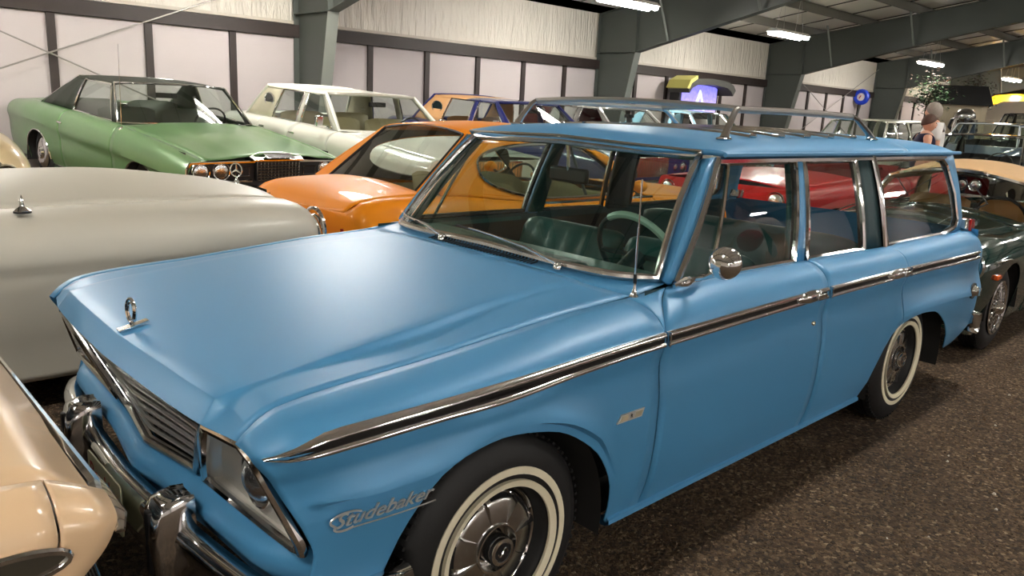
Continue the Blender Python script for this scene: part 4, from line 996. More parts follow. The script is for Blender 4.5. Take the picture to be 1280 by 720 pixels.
MB().tube([(-.01-.02*(1-v*v), v*.90, .768-.012*abs(v)) for v in lin(-1, 1, 21)], .014, 6).build('hood_edge_trim', chrome, g.root)
for sg in (-1, 1):
    for yy in (.80, .595): g.lamp((-.005, sg*yy, .675), .078)
    rows = [(-.02, sg*.91, .76), (-.02, sg*.945, .70), (-.01, sg*.945, .62), (-.01, sg*.90, .575), (-.02, sg*.28, .575)]
    MB().tube(rows, .016, 6).build('lamp_surround', chrome, g.root)
    pn = MB().box((-.01, sg*.385, .668), (.03, .15, .085)).build('lamp_door', black, g.root, bevel=.006); MB().tube([(-.03, sg*.385+a, .668+b) for a, b in ((-.075, -.042), (.075, -.042), (.075, .042), (-.075, .042))], .005, 5, closed=True).build('door_trim', chrome, pn)
gr = MB().box((-.03, 0, .675), (.05, .50, .20)).build('grille', black, g.root, bevel=.01)
for k in range(7): MB().tube([(-.062, -.24, .588+k*.029), (-.068, .24, .588+k*.029)], .0055, 5).build('grille_bar', chrome, gr)
for k in range(13): MB().tube([(-.060, -.24+k*.04, .58), (-.060, -.24+k*.04, .775)], .003, 4).build('grille_rib', chrome, gr)
MB().prism([(-.08, -.28, .775), (.0, -.30, .80), (.10, -.12, .832), (.10, .12, .832), (.0, .30, .80), (-.08, .28, .775)], (0, 0, .014)).build('grille_crown', chrome, g.root)
MB().box((-.06, 0.0, .825), (.12, .30, .012), Matrix.Rotation(-.25, 3, 'Y')).build('hood_emblem_plate', chrome, g.root, bevel=.004)
g.bumper(-.05, .46); g.wheels(.33, 'plain', .09, cap=.19, ww=None)
for sg in (-1, 1): MB().tube([g.sd.pt(x, .255, .004) if sg < 0 else tuple(a*b for a, b in zip(g.sd.pt(x, .255, .004), (1, -1, 1))) for x in lin(1.42, 3.38, 12)], .012, 6).build('sill_trim', chrome, g.root)
for xc, ra, zt_ in g.arches:
    q = MB().tube([(xc-ra*math.cos(a), -(g.sd.y(xc-ra*math.cos(a), .3+.3*math.sin(a))+.003), max(.24, .23+(zt_-.23)*math.sin(a)**.75)) for a in lin(.12, math.pi-.12, 17)], .009, 6); both(q, 'arch_trim', chrome, g.root)
dh = MB().box((2.98, -(g.sd.y(2.98, .80)+.012), .80), (.13, .016, .022)); both(dh, 'door_handle', chrome, g.root, bevel=.006)
MB().tube([(1.55, .86, .90), (1.56, .86, 1.75)], .0028, 5).build('antenna', chrome, g.root)
MB().ball((1.55, .86, .885), (.03, .03, .03), 10, 6).build('antenna_base', chrome, g.root)
MB().box((1.95, .35, .90), (.10, .16, .03)).build('dash_cloth', mat('orange_cloth', srgb(215, 130, 90), .8), g.root, bevel=.01)
MB().box((2.33, 0, 1.20), (.02, .26, .06)).build('rear_view_mirror', black, g.root, bevel=.01)

# --- white luxury saloon with cream half roof
wht = paint('white_paint', (226, 226, 214)); creamv = mat('cream_vinyl', srgb(206, 200, 176), .55, noise=(30, .05), bump=(160, .15, .002))
beige = mat('beige_leather', srgb(168, 156, 120), .5, noise=(8, .08))
def luxury(name, label, loc, rz, body, vinyl_, seatm, pitch, lxs=True, group=None):
    c = Car(name, label, loc, rz, 5.15, [(0, .92), (.2, .955), (1, .98), (4, .98), (5.15, .93)], [(0, .80), (2, .80), (4, .78), (5.15, .74)], [(0, .86), (1.0, .90), (1.9, .945), (3.0, .955), (4.4, .955), (5.15, .92)],
            [(0, .74), (5.15, .76)], STD, [(1.05, .40, .62), (4.15, .40, .60)], .22, body, pitch, splits=(('front_door', 1.98), ('rear_door', 2.98), ('rear_quarter', 3.88)), group=group)
    c.lid('hood', .03, 1.86, .035, bow1=-.06); c.lid('trunk_lid', 4.45, 5.12, .03); c.cap('front_panel', 0, body); c.cap('rear_panel', 1, body)
    c.green((1.74, 1.98), (2.44, 2.54), (4.02, 4.10), (4.40, 4.50), .80, .665, 1.365, .03, [(2.12, 2.94, 2.60, 2.92), (3.06, 3.72, 3.04, 3.62)], seats=(seatm, (2.75, 3.70)), split=(.46, vinyl_, 2), wtrim=(.026, body))
    for sg in (-1, 1):
        pc = c.gp(3.98, 3.86, .55); e = [(pc.x+.135*math.cos(a), sg*-pc.y*-1 if False else (pc.y-.012)*(-sg if sg > 0 else 1), pc.z+.085*math.sin(a)) for a in lin(0, 2*math.pi, 25)[:-1]]
        op = MB().tube(e, .009, 6, closed=True).build('opera_window', chrome, c.root); MB().add([(p[0], p[1], p[2]) for p in e], [tuple(range(24))]).build('opera_glass', mat('dark_glass', (.02, .035, .035), .05, spec=.8), op)
        MB().box((2.22, sg*.94, 1.045), (.06, .10, .13)).build('door_mirror', chrome, c.root, bevel=.015); MB().tube([(2.22, sg*.80, .97), (2.22, sg*.92, 1.0)], .012, 6).build('mirror_arm', chrome, c.root)
        for xx in (2.86, 3.70): MB().box((xx, sg*(c.sd.y(xx, .84)+.01), .84), (.14, .016, .025)).build('door_handle', chrome, c.root, bevel=.006)
        for yy in (.55, .75): c.lamp((.0, sg*yy, .70), .075)
    gr = MB().box((-.02, 0, .72), (.06, .7, .28)).build('grille', chrome, c.root, bevel=.01)
    for k in range(16): MB().box((-.053, -.32+k*.0427, .72), (.01, .012, .25)).build('grille_bar', dullchrome, gr, smooth=0)
    c.bumper(-.08, .48); c.wheels(.34)
    MB().box((2.40, 0, 1.255), (.02, .26, .06)).build('rear_view_mirror', black, c.root, bevel=.01)
    return c
lin_ = luxury('saloon', 'white four-door saloon with cream vinyl rear roof and oval opera window', (5.28, 4.22, .085), 90, wht, creamv, beige, -.05)

# --- orange fastback
orm = mat('orange_paint', srgb(246, 146, 14), .5, 0, .25, .03, spec=.25, noise=(3, .04))
g2 = Car('fastback', 'orange fastback coupe with oval chrome-edged side window beside the wagon', (6.45, 2.50, .055), 180, 4.45,
         [(0, .76), (.2, .82), (.8, .85), (3.6, .86), (4.2, .82), (4.45, .74)], [(0, .62), (1.4, .70), (1.9, .75), (3.4, .76), (3.9, .70), (4.45, .60)],
         [(0, .66), (.5, .72), (1.2, .77), (1.7, .80), (2.8, .805), (3.3, .84), (3.8, .885), (4.2, .875), (4.38, .84), (4.45, .79)], [(0, .56), (1.5, .64), (3.6, .70), (4.45, .66)],
         STD, [(.85, .37, .60), (3.55, .37, .60)], .20, orm, pw=.85, splits=(('front_door', 1.62), ('rear_quarter', 2.75)))
g2.lid('hood', .03, 1.60, .05, fn=lambda x, y: .02*sm(.35, .25, abs(y))); g2.cap('front_panel', 0, orm)
g2.lid('trunk_lid', 3.90, 4.45, lambda x: .05*(1-sm(3.95, 4.45, x)), n=16, bow1=.04, inset=.001); tp = g2.cap('tail_panel', 1, orm, .04)
g2.green((1.55, 1.75), (2.30, 2.42), (3.40, 3.42), (3.93, 3.90), .75, .52, 1.275, .07, [], roofm=orm, trim=.009, framem=seal, rear_glass=(.74, .92), seats=(mat('tan_cloth', srgb(150, 138, 96), .7, noise=(10, .1)), (2.35, 3.05)), dz=.0, bul=.03)
# the side plane is one painted sail; cut the long teardrop window into it as dark glass with a chrome rim
for o in list(g2.root.children):
    if o.name.split('.')[0] in ('a_pillar', 'b_pillar', 'c_pillar'): bpy.data.objects.remove(o)
def tear(n=40):
    pts = []
    for i in range(n):
        a = 2*math.pi*i/n; c, s_ = math.cos(a), math.sin(a)
        x = 2.62+ .84*(abs(c)**.85)*(1 if c > 0 else -1); t = .455+.41*(abs(s_)**.8)*(1 if s_ > 0 else -1)
        if c < 0: x = 2.62-.80*min(1, abs(c)**.55)+.34*max(0, t-.1)
        pts.append((x, t))
    return pts
TP = tear()
both(MB().add([g2.gp(x, x, t, .004) for x, t in TP], [tuple(range(len(TP)))]), 'side_window', clear, g2.root)
both(MB().tube([g2.gp(x, x, t, .006) for x, t in TP], .012, 6, closed=True), 'window_frame', chrome, g2.root)
# painted side panel around the teardrop
def outer(k):
    x, t = TP[k]; c = (2.62, .455); d = (x-c[0], (t-c[1]))
    best = 9
    # bounded by the belt, the roof edge, the windshield edge and the rear glass edge
    for tt, nm in ((0, 'b'), (1, 't')):
        if abs(d[1]) > 1e-6:
            q = (tt-c[1])/d[1]
            if q > 0: best = min(best, q)
    for (x0, x1) in ((1.75, 2.42), (3.90, 3.42)):
        den = d[0]-(x1-x0)*d[1]
        if abs(den) > 1e-6:
            q = (x0+(x1-x0)*c[1]-c[0])/den
            if q > 0: best = min(best, q)
    return (c[0]+d[0]*best, c[1]+d[1]*best)
ring = []
for k in range(len(TP)):
    o_ = outer(k); ring.append([g2.gp(lerp(TP[k][0], o_[0], q), lerp(TP[k][0], o_[0], q), lerp(TP[k][1], o_[1], q)) for q in lin(0, 1, 5)])
both(MB().grid(ring, closev=True), 'quarter_panel', orm, g2.root, solid=.015, ref=g2.ref)
both(MB().grid([[p+Vector((0, .022, 0)) for p in r] for r in ring], closev=True), 'inner_lining', mat('dark_lining', srgb(58, 54, 46), .8), g2.root)
both(MB().tube([g2.sd.pt(x, ip(g2.zi, x)-.004, .006) for x in lin(1.6, 2.95, 14)], .011, 6), 'belt_trim', chrome, g2.root)
both(MB().tube([g2.gp(2.42+dx, 2.42+dx, t, -.004) for dx, t in ((-.02, .06), (.02, .86))], .012, 6), 'window_post', black, g2.root)
for sg in (-1, 1):
    MB().ball((1.95, sg*.90, .905), (.07, .055, .05), 14, 8).build('door_mirror', orm, g2.root); MB().tube([(1.93, sg*.76, .83), (1.94, sg*.87, .88)], .014, 6).build('mirror_arm', black, g2.root)
    g2.lamp((.03, sg*.56, .58), .085)
g2.lamp((4.475, 0, .735), .022, 'trunk_lock', chrome, sgn=1)
MB().tube([(4.44, .52, .745), (4.455, .50, .755), (4.46, .47, .745), (4.455, .44, .765)], .006, 5).build('tail_emblem', chrome, g2.root)
g2.bumper(-.05, .42, hw=.74); g2.bumper(4.45, .40, hw=.72, name='rear_bumper', sgn=1, d=.03); g2.wheels(.31, cap=.16, ww=None)
for sg in (-1, 1): MB().box((4.455, sg*.50, .66), (.02, .24, .08)).build('tail_lamp', redlens, g2.root, bevel=.01)

# --- pale grey saloon with tall hood ornament (nose towards the orange tail)
mer = mat('pale_grey_paint', srgb(206, 202, 188), .48, 0, .15, .2, noise=(2.5, .03))
m1 = Car('vintage_saloon', 'pale grey vintage saloon with round fenders and a ringed star hood ornament', (1.80, 2.58, .05), 180, 4.5,
         [(0, .72), (.04, .80), (.12, .86), (.3, .895), (.8, .915), (4.0, .90), (4.5, .80)], [(0, .50), (.08, .55), (1.6, .60), (1.75, .64), (4.5, .60)],
         [(0, .80), (.05, .845), (.15, .885), (.4, .905), (1.0, .905), (1.6, .900), (4.5, .86)], [(0, .70), (.2, .72), (1.5, .70), (4.5, .70)],
         [(.70, .0), (.68, .002), (.652, .008), (.640, .022), (.60, .024), (.5, .024), (.40, .03), (.3, .045), (.15, .06)], [(.80, .34, .34), (3.5, .34, .34)], .13, mer, pw=.75,
         splits=(('front_door', 1.72), ('rear_door', 2.7), ('rear_quarter', 3.6)))
m1.lid('hood', .18, 1.60, lambda x: .015+.105*sm(-.1, 1.1, x), k=2.2, bow0=.05, n=26)
m1.lid('cowl_panel', 1.606, 1.74, .122, k=2.2); m1.lid('trunk_lid', 3.9, 4.45, .08); m1.cap('rear_panel', 1, mer); m1.cap('nose_panel', 0, mer, .0)
m1.green((1.66, 1.84), (2.12, 2.24), (3.30, 3.36), (3.86, 3.92), .66, .56, 1.42, .06, [(1.95, 2.62, 2.30, 2.62), (2.70, 3.38, 2.70, 3.26)], seats=(beige, (2.45, 3.3)))
gs = MB(); gs.grid([[(.10-.03*(1-v*v)+.06*(z-.5)**2, v*lerp(.24, .30, (z-.45)/.5), z) for v in lin(-1, 1, 9)] for z in lin(.42, .905, 7)]); gs = gs.build('radiator_shell', chrome, m1.root)
for k in range(9): MB().tube([(.062, -.22+k*.055, .48), (.066, -.24+k*.06, .88)], .006, 5).build('grille_bar', dullchrome, gs)
so = MB().lathe([(.022, 0), (.018, .012), (.008, .03), (.006, .045), (.0001, .046)], (.17, 0, .915), 'z', 14).build('hood_ornament', chrome, m1.root)
sc = Vector((.17, 0, 1.0)); st = MB(); st.tube([sc+Vector((-.022*math.cos(a), .036*math.cos(a), .042*math.sin(a))) for a in lin(0, 2*math.pi, 25)[:-1]], .0045, 6, closed=True)
for a in (R(90), R(210), R(330)): st.tube([sc, sc+Vector((-.021*math.cos(a), .034*math.cos(a), .04*math.sin(a)))], [.007, .003], 5)
st.build('ornament_star', chrome, so)
for sg in (-1, 1):
    m1.lamp((.012, sg*.70, .70), .088)
    MB().tube([(.012, sg*.70+.125*math.cos(a), .715+.125*math.sin(a)) for a in lin(0, 2*math.pi, 25)[:-1]], .012, 6, closed=True).build('lamp_ring', chrome, m1.root)
fb = MB().lathe([(.034, -.004), (.034, .004), (.024, .014), (.012, .024), (.008, .045), (.011, .05), (.005, .062), (.0001, .078)], (1.50, .75, .905), 'z', 16).build('fender_finial', chrome, m1.root)
MB().lathe([(.037, -.006), (.037, .002), (.03, .003)], (1.50, .75, .905), 'z', 16).build('finial_gasket', black, fb)
m1.bumper(-.02, .42, hw=.84, d=.03); m1.wheels(.32)

# --- peach saloon, nose to nose with the wagon
pch = mat('peach_paint', srgb(240, 206, 164), .32, 0, .5, .12, noise=(3, .03))
p1_ = Car('compact_saloon', 'peach saloon parked nose to nose with the wagon', (-.112, -.02, 0), 180, 4.6,
          [(0, .855), (.05, .868), (.3, .885), (1.0, .90), (4.0, .90), (4.6, .86)], [(0, .78), (.3, .775), (1.6, .77), (4.6, .72)], [(0, .815), (.06, .85), (.10, .864), (.4, .885), (1.0, .92), (1.6, .95), (4.6, .90)], [(0, .785), (.1, .79), (.5, .79), (4.6, .76)],
          [(.80, .0), (.76, .001), (.70, .008), (.62, .026), (.52, .055), (.4, .08), (.3, .1)], [(.86, .38, .62), (3.6, .38, .60)], .22, pch, z0=.60, xf=[(.50, .22), (.60, .15), (.66, .105), (.71, .06), (.76, .015), (.80, 0), (.9, .0)], fx=.3, splits=(('fender_side', .095), ('front_door', 1.55), ('rear_door', 2.5), ('rear_quarter', 3.4)))
p1_.lid('hood', .015, 1.55, .03, fn=lambda x, y: -.018*sm(.10, .0, x)+.010*sm(.50, .44, abs(y)), bow0=-.01)
p1_.lid('trunk_lid', 3.7, 4.5, .03); p1_.cap('rear_panel', 1, pch)
p1_.green((1.50, 1.66), (2.02, 2.12), (3.3, 3.36), (3.72, 3.80), .76, .60, 1.40, .03, [(1.78, 2.45, 2.18, 2.46), (2.55, 3.3, 2.56, 3.2)], seats=(beige, (2.3, 3.2)))
MB().grid([[(.09, y, z) for y in lin(-.80, .80, 5)] for z in (.42, .80)]).build('grille_cavity', black, p1_.root)
MB().tube([(.0+.012*(abs(v)>.97), v*.78, .802) for v in lin(-1, 1, 25)], .011, 6).build('hood_lip_trim', chrome, p1_.root)
for k in range(6): MB().tube([(.02, -.55, .50+k*.042), (.02, .55, .50+k*.042)], .007, 5).build('grille_bar', dullchrome, p1_.root)
for sg in (-1, 1):
    # chrome blade that edges the front of the fender, and the lamp housing behind it
    MB().tube([(.0, sg*.56, .795), (-.006, sg*.72, .792), (-.008, sg*.83, .785), (.0, sg*.862, .77)], [.012, .016, .014, .008], 8, flat=.6).build('fender_edge_trim', chrome, p1_.root)
    hh = MB().prism([(.03, sg*.57, .78), (.03, sg*.81, .78), (.10, sg*.78, .60), (.10, sg*.57, .60)], (.05, 0, 0)).build('lamp_housing', steel, p1_.root); p1_.lamp((.055, sg*.68, .69), .062)
    # oval side lamp
    zz, x0 = .765, .185; e = lambda kx, kz, o: [(x0+kx*math.cos(a), sg*(p1_.sd.y(x0, zz)+o-.02*(abs(math.sin(a))*0)), zz+kz*math.sin(a)*(1 if True else 1)) for a in lin(0, 2*math.pi, 25)[:-1]]
    ml = MB().tube(e(.10, .026, .004), .007, 6, closed=True).build('side_lamp', chrome, p1_.root); MB().add(e(.095, .022, .004), [tuple(range(24))]).build('side_lens', mat('smoked_lens', srgb(80, 76, 66), .12, .3, coat=.8), ml)
p1_.bumper(-.03, .44, bow=.06, hw=.80, h=.06)
p1_.wheels(.32)
# --- cream rounded saloon behind the pale grey one
crm = paint('cream_paint', (226, 204, 160))
c0 = Car('round_saloon', 'cream round-nosed saloon with chrome fender edge beside the green coupe', (.02, 4.28, .07), 90, 4.6,
         [(0, .62), (.06, .78), (.2, .87), (.5, .90), (4, .90), (4.6, .78)], [(0, .42), (.1, .55), (1.6, .62), (4.6, .55)], [(0, .92), (.06, .99), (.2, 1.05), (.6, 1.085), (1.6, 1.09), (4.6, .95)], [(0, .72), (1, .78), (4.6, .74)],
         STD, [(.85, .37, .58), (3.6, .37, .58)], .22, crm, pw=.85, pitch=-.045)
c0.lid('hood', .03, 1.6, .12, k=2.2); c0.lid('trunk_lid', 3.8, 4.55, .06); c0.cap('front_panel', 0, crm, .02); c0.cap('rear_panel', 1, crm)
c0.green((1.62, 1.78), (2.05, 2.15), (3.3, 3.36), (3.85, 3.95), .64, .56, 1.52, .06, [(1.9, 2.6, 2.22, 2.6), (2.7, 3.4, 2.7, 3.3)], seats=(beige, (2.4, 3.3)))
both(MB().tube([c0.sd.pt(.02, z, .008) for z in lin(1.0, .56, 14)], .018, 6), 'fender_edge_trim', chrome, c0.root)
for sg in (-1, 1): c0.lamp((.0, sg*.66, .78), .085)
c0.bumper(-.05, .45, hw=.8); c0.wheels(.33)

# --- dark green roadster with tan top behind the wagon
rdg = mat('dark_green_paint', srgb(12, 50, 46), .12, 0, 1, .03, noise=(3, .05)); tanv = mat('tan_canvas', srgb(222, 184, 136), .7, noise=(25, .06), bump=(200, .2, .002))
rd = Car('roadster', 'dark green roadster with tan soft top and wire wheels behind the wagon', (4.99, .02, 0), 0, 3.95,
         [(0, .60), (.04, .70), (.12, .755), (.4, .785), (1.2, .775), (3.2, .775), (3.95, .68)], [(0, .38), (.1, .44), (1.25, .60), (1.5, .66), (3.95, .52)], [(0, .68), (.06, .755), (.2, .80), (.6, .825), (1.0, .815), (1.5, .83), (2.8, .84), (3.95, .78)],
         [(0, .60), (.2, .63), (3.95, .64)], STD, [(.70, .345, .645), (3.05, .34, .62)], .17, rdg, pw=.8, splits=(('front_door', 1.45), ('rear_quarter', 2.35)))
rd.lid('hood', .10, 1.32, lambda x: .045+.05*sm(0, .8, x), fn=lambda x, y: .0, bow0=.04); rd.lid('cowl_panel', 1.33, 1.50, .095); rd.lid('trunk_lid', 2.95, 3.9, .06); rd.cap('front_panel', 0, rdg, .04); rd.cap('rear_panel', 1, rdg)
rd.green((1.36, 1.56), (1.70, 1.82), (2.75, 2.78), (3.02, 3.08), .665, .57, 1.105, .17, [(1.70, 2.75, 1.92, 2.60)], roofm=tanv, seats=(mat('tan_leather', srgb(160, 118, 72), .5), (2.35,)), trim=.015, glassm=clear)
for sg in (-1, 1):
    rd.lamp((.10, sg*.655, .665), .082); MB().tube([(.085, sg*.655+.108*math.cos(a), .665+.108*math.sin(a)) for a in lin(0, 2*math.pi, 25)[:-1]], .012, 6, closed=True).build('lamp_ring', chrome, rd.root)
    MB().box((.345, sg*(rd.sd.y(.345, .585)+.006), .585), (.085, .03, .035)).build('side_marker', amber, rd.root, bevel=.008)
    ov = MB().tube([(-.02, sg*.52, .40), (-.035, sg*.52, .46), (-.02, sg*.52, .56)], [.02, .028, .012], 8).build('over_rider', chrome, rd.root)
    q = MB().tube([rd.sd.pt(x, .665+.02*math.sin(x*4), .006) for x in lin(.30, .62, 8)], .008, 6); (q if sg < 0 else q.mirror()).build('fender_spear', chrome, rd.root)
    MB().tube([(1.30, sg*.30, .925), (1.42, sg*.30-.05, .97), (1.60, sg*.30+.12, 1.09)], .006, 5).build('wiper', black, rd.root)
    MB().tube([(x, sg*.36, ip(rd.zi, x)+.04+.055*sm(0, .8, x)+.002) for x in lin(.2, 1.3, 10)], .005, 5).build('hood_trim', chrome, rd.root)
MB().tube([(1.2, .28, .92), (1.62, .10, 1.16)], .004, 5).build('antenna', chrome, rd.root)
gr = MB().box((-.03, 0, .53), (.05, .62, .17)).build('grille', black, rd.root, bevel=.02)
for k in range(12): MB().box((-.058, -.27+k*.049, .53), (.008, .008, .15)).build('grille_bar', chrome, gr, smooth=0)
rd.bumper(-.04, .44, bow=.16, hw=.74, h=.05, d=.04); rd.wheels(.315, 'wire', .055, ww=None)

# --- red finned convertible in the middle row
red = paint('red_paint', (206, 22, 30), .35, 0, .3, .1)
r1 = Car('convertible', 'red open convertible with tall tail fins seen through the wagon windows', (6.85, 2.35, .055), 0, 4.35,
         [(0, .80), (.2, .88), (4, .90), (4.35, .86)], [(0, .74), (1.5, .76), (3.2, .77), (4.35, .70)], [(0, .80), (1.0, .84), (1.6, .86), (3.0, .85), (3.5, .92), (4.1, 1.04), (4.35, 1.07)], [(0, .68), (4.35, .70)], STD, [(.9, .38, .58), (3.4, .38, .58)], .22, red, splits=(('front_door', 1.7), ('rear_quarter', 2.9)))
r1.lid('hood', .02, 1.6, .05); r1.cap('front_panel', 0, red); r1.cap('rear_panel', 1, red, ztop=.9)
MB().grid([[(x, y, .86+.03*(1-(y/.7)**2)) for y in lin(-.70, .70, 9)] for x in lin(3.0, 4.34, 6)]).build('trunk_lid', red, r1.root)
wsg = lambda u, v: Vector((lerp(1.62+.12*abs(u)**2.5, 2.0+.08*abs(u)**2.5, v), lerp(.74, .64, v)*u, lerp(.87, 1.19, v)))
MB().grid([[wsg(u, v) for u in lin(-1, 1, 11)] for v in lin(0, 1, 4)]).build('windshield', clear, r1.root)
MB().tube([wsg(-1, v) for v in lin(0, 1, 5)]+[wsg(u, 1) for u in lin(-1, 1, 13)]+[wsg(1, v) for v in lin(1, 0, 5)], .013, 6).build('windshield_trim', chrome, r1.root)
for x in (2.45, 3.0): MB().grid([[(x+dx, y, z) for y in lin(-.68, .68, 9)] for dx, z in ((-.12, .45), (-.10, .92), (-.03, .98), (.05, .95), (.06, .5))]).build('seat_back', mat('red_leather', srgb(120, 20, 22), .5), r1.root)
for sg in (-1, 1): r1.lamp((.0, sg*.66, .66), .09)
r1.bumper(-.05, .44); r1.wheels(.33)
# paper sign standing on the red hood
sgn_ = MB().box((0, 0, .10), (.30, .012, .20)).build('paper_sign', mat('cream_card', srgb(236, 214, 186), .7), smooth=0); tag(sgn_, 'cream card with handwriting standing on the orange fastback hood', 'sign'); sgn_.location = (5.97, 1.86, .80); sgn_.rotation_euler = (R(-8), 0, R(-50))

scr_ = MB()
for (pts) in ([(-.05, .07), (-.03, .05), (-.045, .03)], [(-.06, .0), (-.08, -.02), (-.06, -.035), (-.04, -.02), (-.05, -.005)], [(-.02, -.03), (-.01, -.005), (.005, -.03), (.015, -.01), (.025, -.03)], [(.04, -.03), (.045, .0), (.06, -.025), (.05, -.05), (.03, -.045)], [(.085, .02), (.085, -.02)], [(.085, -.034), (.086, -.038)], [(-.02, .05), (.0, .04), (.01, .05)]):
    scr_.tube([(a, -.0065, .10+b) for a, b in pts], .004, 4)
scr_.build('sign_writing', redink, sgn_)
# --- more cars down the rows
nav = paint('navy_paint', (32, 40, 110)); tanseat = mat('brown_seat', srgb(120, 84, 52), .6)
def sedan(name, label, loc, rz, body, seatm, pitch=0, L=4.7, roof=None, zr=1.36, wag_=False, hz=0, group=None, frame=None):
    c = Car(name, label, loc, rz, L, [(0, .84), (.2, .89), (1, .91), (L-.8, .91), (L, .84)], [(0, .74), (1.6, .77), (L-.6, .76), (L, .70)], [(0, .80+hz), (1.0, .87+hz), (1.7, .92+hz), (L-1, .92+hz), (L, .86+hz)], [(0, .72), (L, .74)], STD, [(.95, .38, .60), (L-1.0, .38, .60)], .22, body, pitch, splits=(('front_door', 1.65), ('rear_door', 2.62), ('rear_quarter', 3.42)), group=group)
    rt, rb = ((L-.35, L-.32), (L-.12, L-.10)) if wag_ else ((3.2, 3.3), (3.8, 3.88))
    c.lid('hood', .03, 1.58, .035, bow1=-.05); c.lid('trunk_lid', rb[0]-.02, L-.03, .03); c.cap('front_panel', 0, body); c.cap('rear_panel', 1, body)
    w = [(1.78, 2.52, 2.22, 2.52), (2.62, 3.34, 2.62, 3.2)]+([(3.44, L-.4, 3.34, L-.5)] if wag_ else [])
    c.green((1.50, 1.68), (2.08, 2.17), rt, rb, .77, .63, zr, .035, w, roofm=roof or body, seats=(seatm, (2.4, 3.25)), framem=frame)
    for sg in (-1, 1):
        for yy in (.48, .66): c.lamp((-.005, sg*yy, .66), .075)
    gr = MB().box((-.015, 0, .66), (.04, .72, .15)).build('grille', black, c.root, bevel=.01)
    for k in range(5): MB().tube([(-.04, -.35, .60+k*.03), (-.04, .35, .60+k*.03)], .006, 5).build('grille_bar', chrome, gr)
    c.bumper(-.06, .46); c.wheels(.33); return c
luxury('landau', 'navy blue saloon with tan rear roof beyond the white saloon', (8.32, 4.42, .09), 90, nav, mat('tan_vinyl', srgb(222, 170, 116), .55), tanseat, -.05)
sil = paint('silver_paint', (176, 176, 170), .25, .3); mrn = mat('maroon_vinyl', srgb(92, 14, 28), .5)
luxury('landau', 'silver saloon with maroon rear roof beyond the roof rack', (10.75, 4.45, .085), 90, sil, mrn, mat('maroon_seat', srgb(70, 20, 26), .6), -.05)
sedan('sedan', 'pale blue saloon in front of the wall screen', (13.15, 4.6, .09), 90, paint('pale_blue_paint', (150, 200, 222)), tanseat, -.045, zr=1.39)
sedan('wagon', 'long ivory wagon parked beneath the blue tyre sign', (15.6, 5.70, .16), 0, paint('ivory_paint', (222, 222, 196)), mat('green_seat', srgb(40, 96, 70), .6), -.02, 5.2, wag_=True, zr=1.40)
sedan('sedan', 'glossy black saloon in the middle row', (12.62, 2.25, .055), 0, paint('black_paint', (10, 10, 12), .12, 0, 1, .02), black, -.008, 4.8, zr=1.36)
sedan('sedan', 'slate blue saloon with pale pillars beyond the two visitors', (17.95, 3.72, .20), 0, paint('slate_paint', (86, 108, 134)), black, -.03, zr=1.40, frame=mat('pale_frame', srgb(200, 204, 206), .35))
sedan('sedan', 'mint green saloon behind the black one', (17.9, 1.3, .08), 0, paint('mint_paint', (150, 196, 150)), tanseat, -.01, zr=1.30)
# ------------------------------------------------------------------ things along the far end of the hall
# wall screen under a car-boot canopy
tv = thing('wall_screen', 'wall screen showing a purple sky scene under a small yellow and black canopy', 'screen', (17.2, 9.75, 1.72))
MB().box((0, .12, .20), (1.75, .30, .95)).build('screen_housing', black, tv.__class__ and tv, smooth=0, bevel=.02)
def screen_mat():
    m = bpy.data.materials.new('screen_picture'); m.use_nodes = True; nt = m.node_tree; b = nt.nodes['Principled BSDF']; L = nt.links.new
    tc = nt.nodes.new('ShaderNodeTexCoord'); sx = nt.nodes.new('ShaderNodeSeparateXYZ'); L(tc.outputs['Object'], sx.inputs[0])
    rp = nt.nodes.new('ShaderNodeValToRGB'); e = rp.color_ramp.elements; e[0].color = srgb(170, 150, 190); e[1].color = srgb(70, 80, 220); k = e.new(.45); k.color = srgb(130, 120, 200)
    n = nt.nodes.new('ShaderNodeTexNoise'); n.inputs['Scale'].default_value = 14; n.inputs['Detail'].default_value = 6; L(tc.outputs['Object'], n.inputs['Vector'])
    ma = nt.nodes.new('ShaderNodeMath'); ma.operation = 'MULTIPLY_ADD'; L(sx.outputs[2], ma.inputs[0]); ma.inputs[1].default_value = 1.1
    m2 = nt.nodes.new('ShaderNodeMath'); m2.operation = 'MULTIPLY_ADD'; L(n.outputs[0], m2.inputs[0]); m2.inputs[1].default_value = .9; m2.inputs[2].default_value = -.3; L(m2.outputs[0], ma.inputs[2]); L(ma.outputs[0], rp.inputs[0])
    L(rp.outputs[0], b.inputs['Emission Color']); b.inputs['Emission Strength'].default_value = .75; b.inputs['Base Color'].default_value = (.01, .01, .01, 1); return m
MB().box((0, -.045, .22), (1.55, .03, .72)).build('screen', screen_mat(), tv, smooth=0)
pk = mat('screen_pale_figure', (.05, .05, .06), .4, emit=(srgb(205, 210, 240)[:3], .7))
MB().prism([(-.30, -.062, -.12), (-.18, -.062, -.12), (.02, -.062, .30), (.0, -.062, .46), (-.03, -.062, .46)], (0, .004, 0)).build('screen_figure', pk, tv, smooth=0)
MB().prism([(.30, -.062, -.12), (.20, -.062, -.12), (.02, -.062, .28), (.03, -.062, .46), (.06, -.062, .40)], (0, .004, 0)).build('screen_figure', pk, tv, smooth=0)
can = [( -1.10, .50), (-.98, .62), (-.75, .70), (0, .74), (.75, .70), (.98, .62), (1.10, .50)]
MB().prism([(x, -.42, z) for x, z in can]+[(x*.90, -.42, z-.15) for x, z in can[::-1]], (0, .60, 0)).build('canopy', mat('dark_canopy', srgb(60, 60, 56), .5), tv)
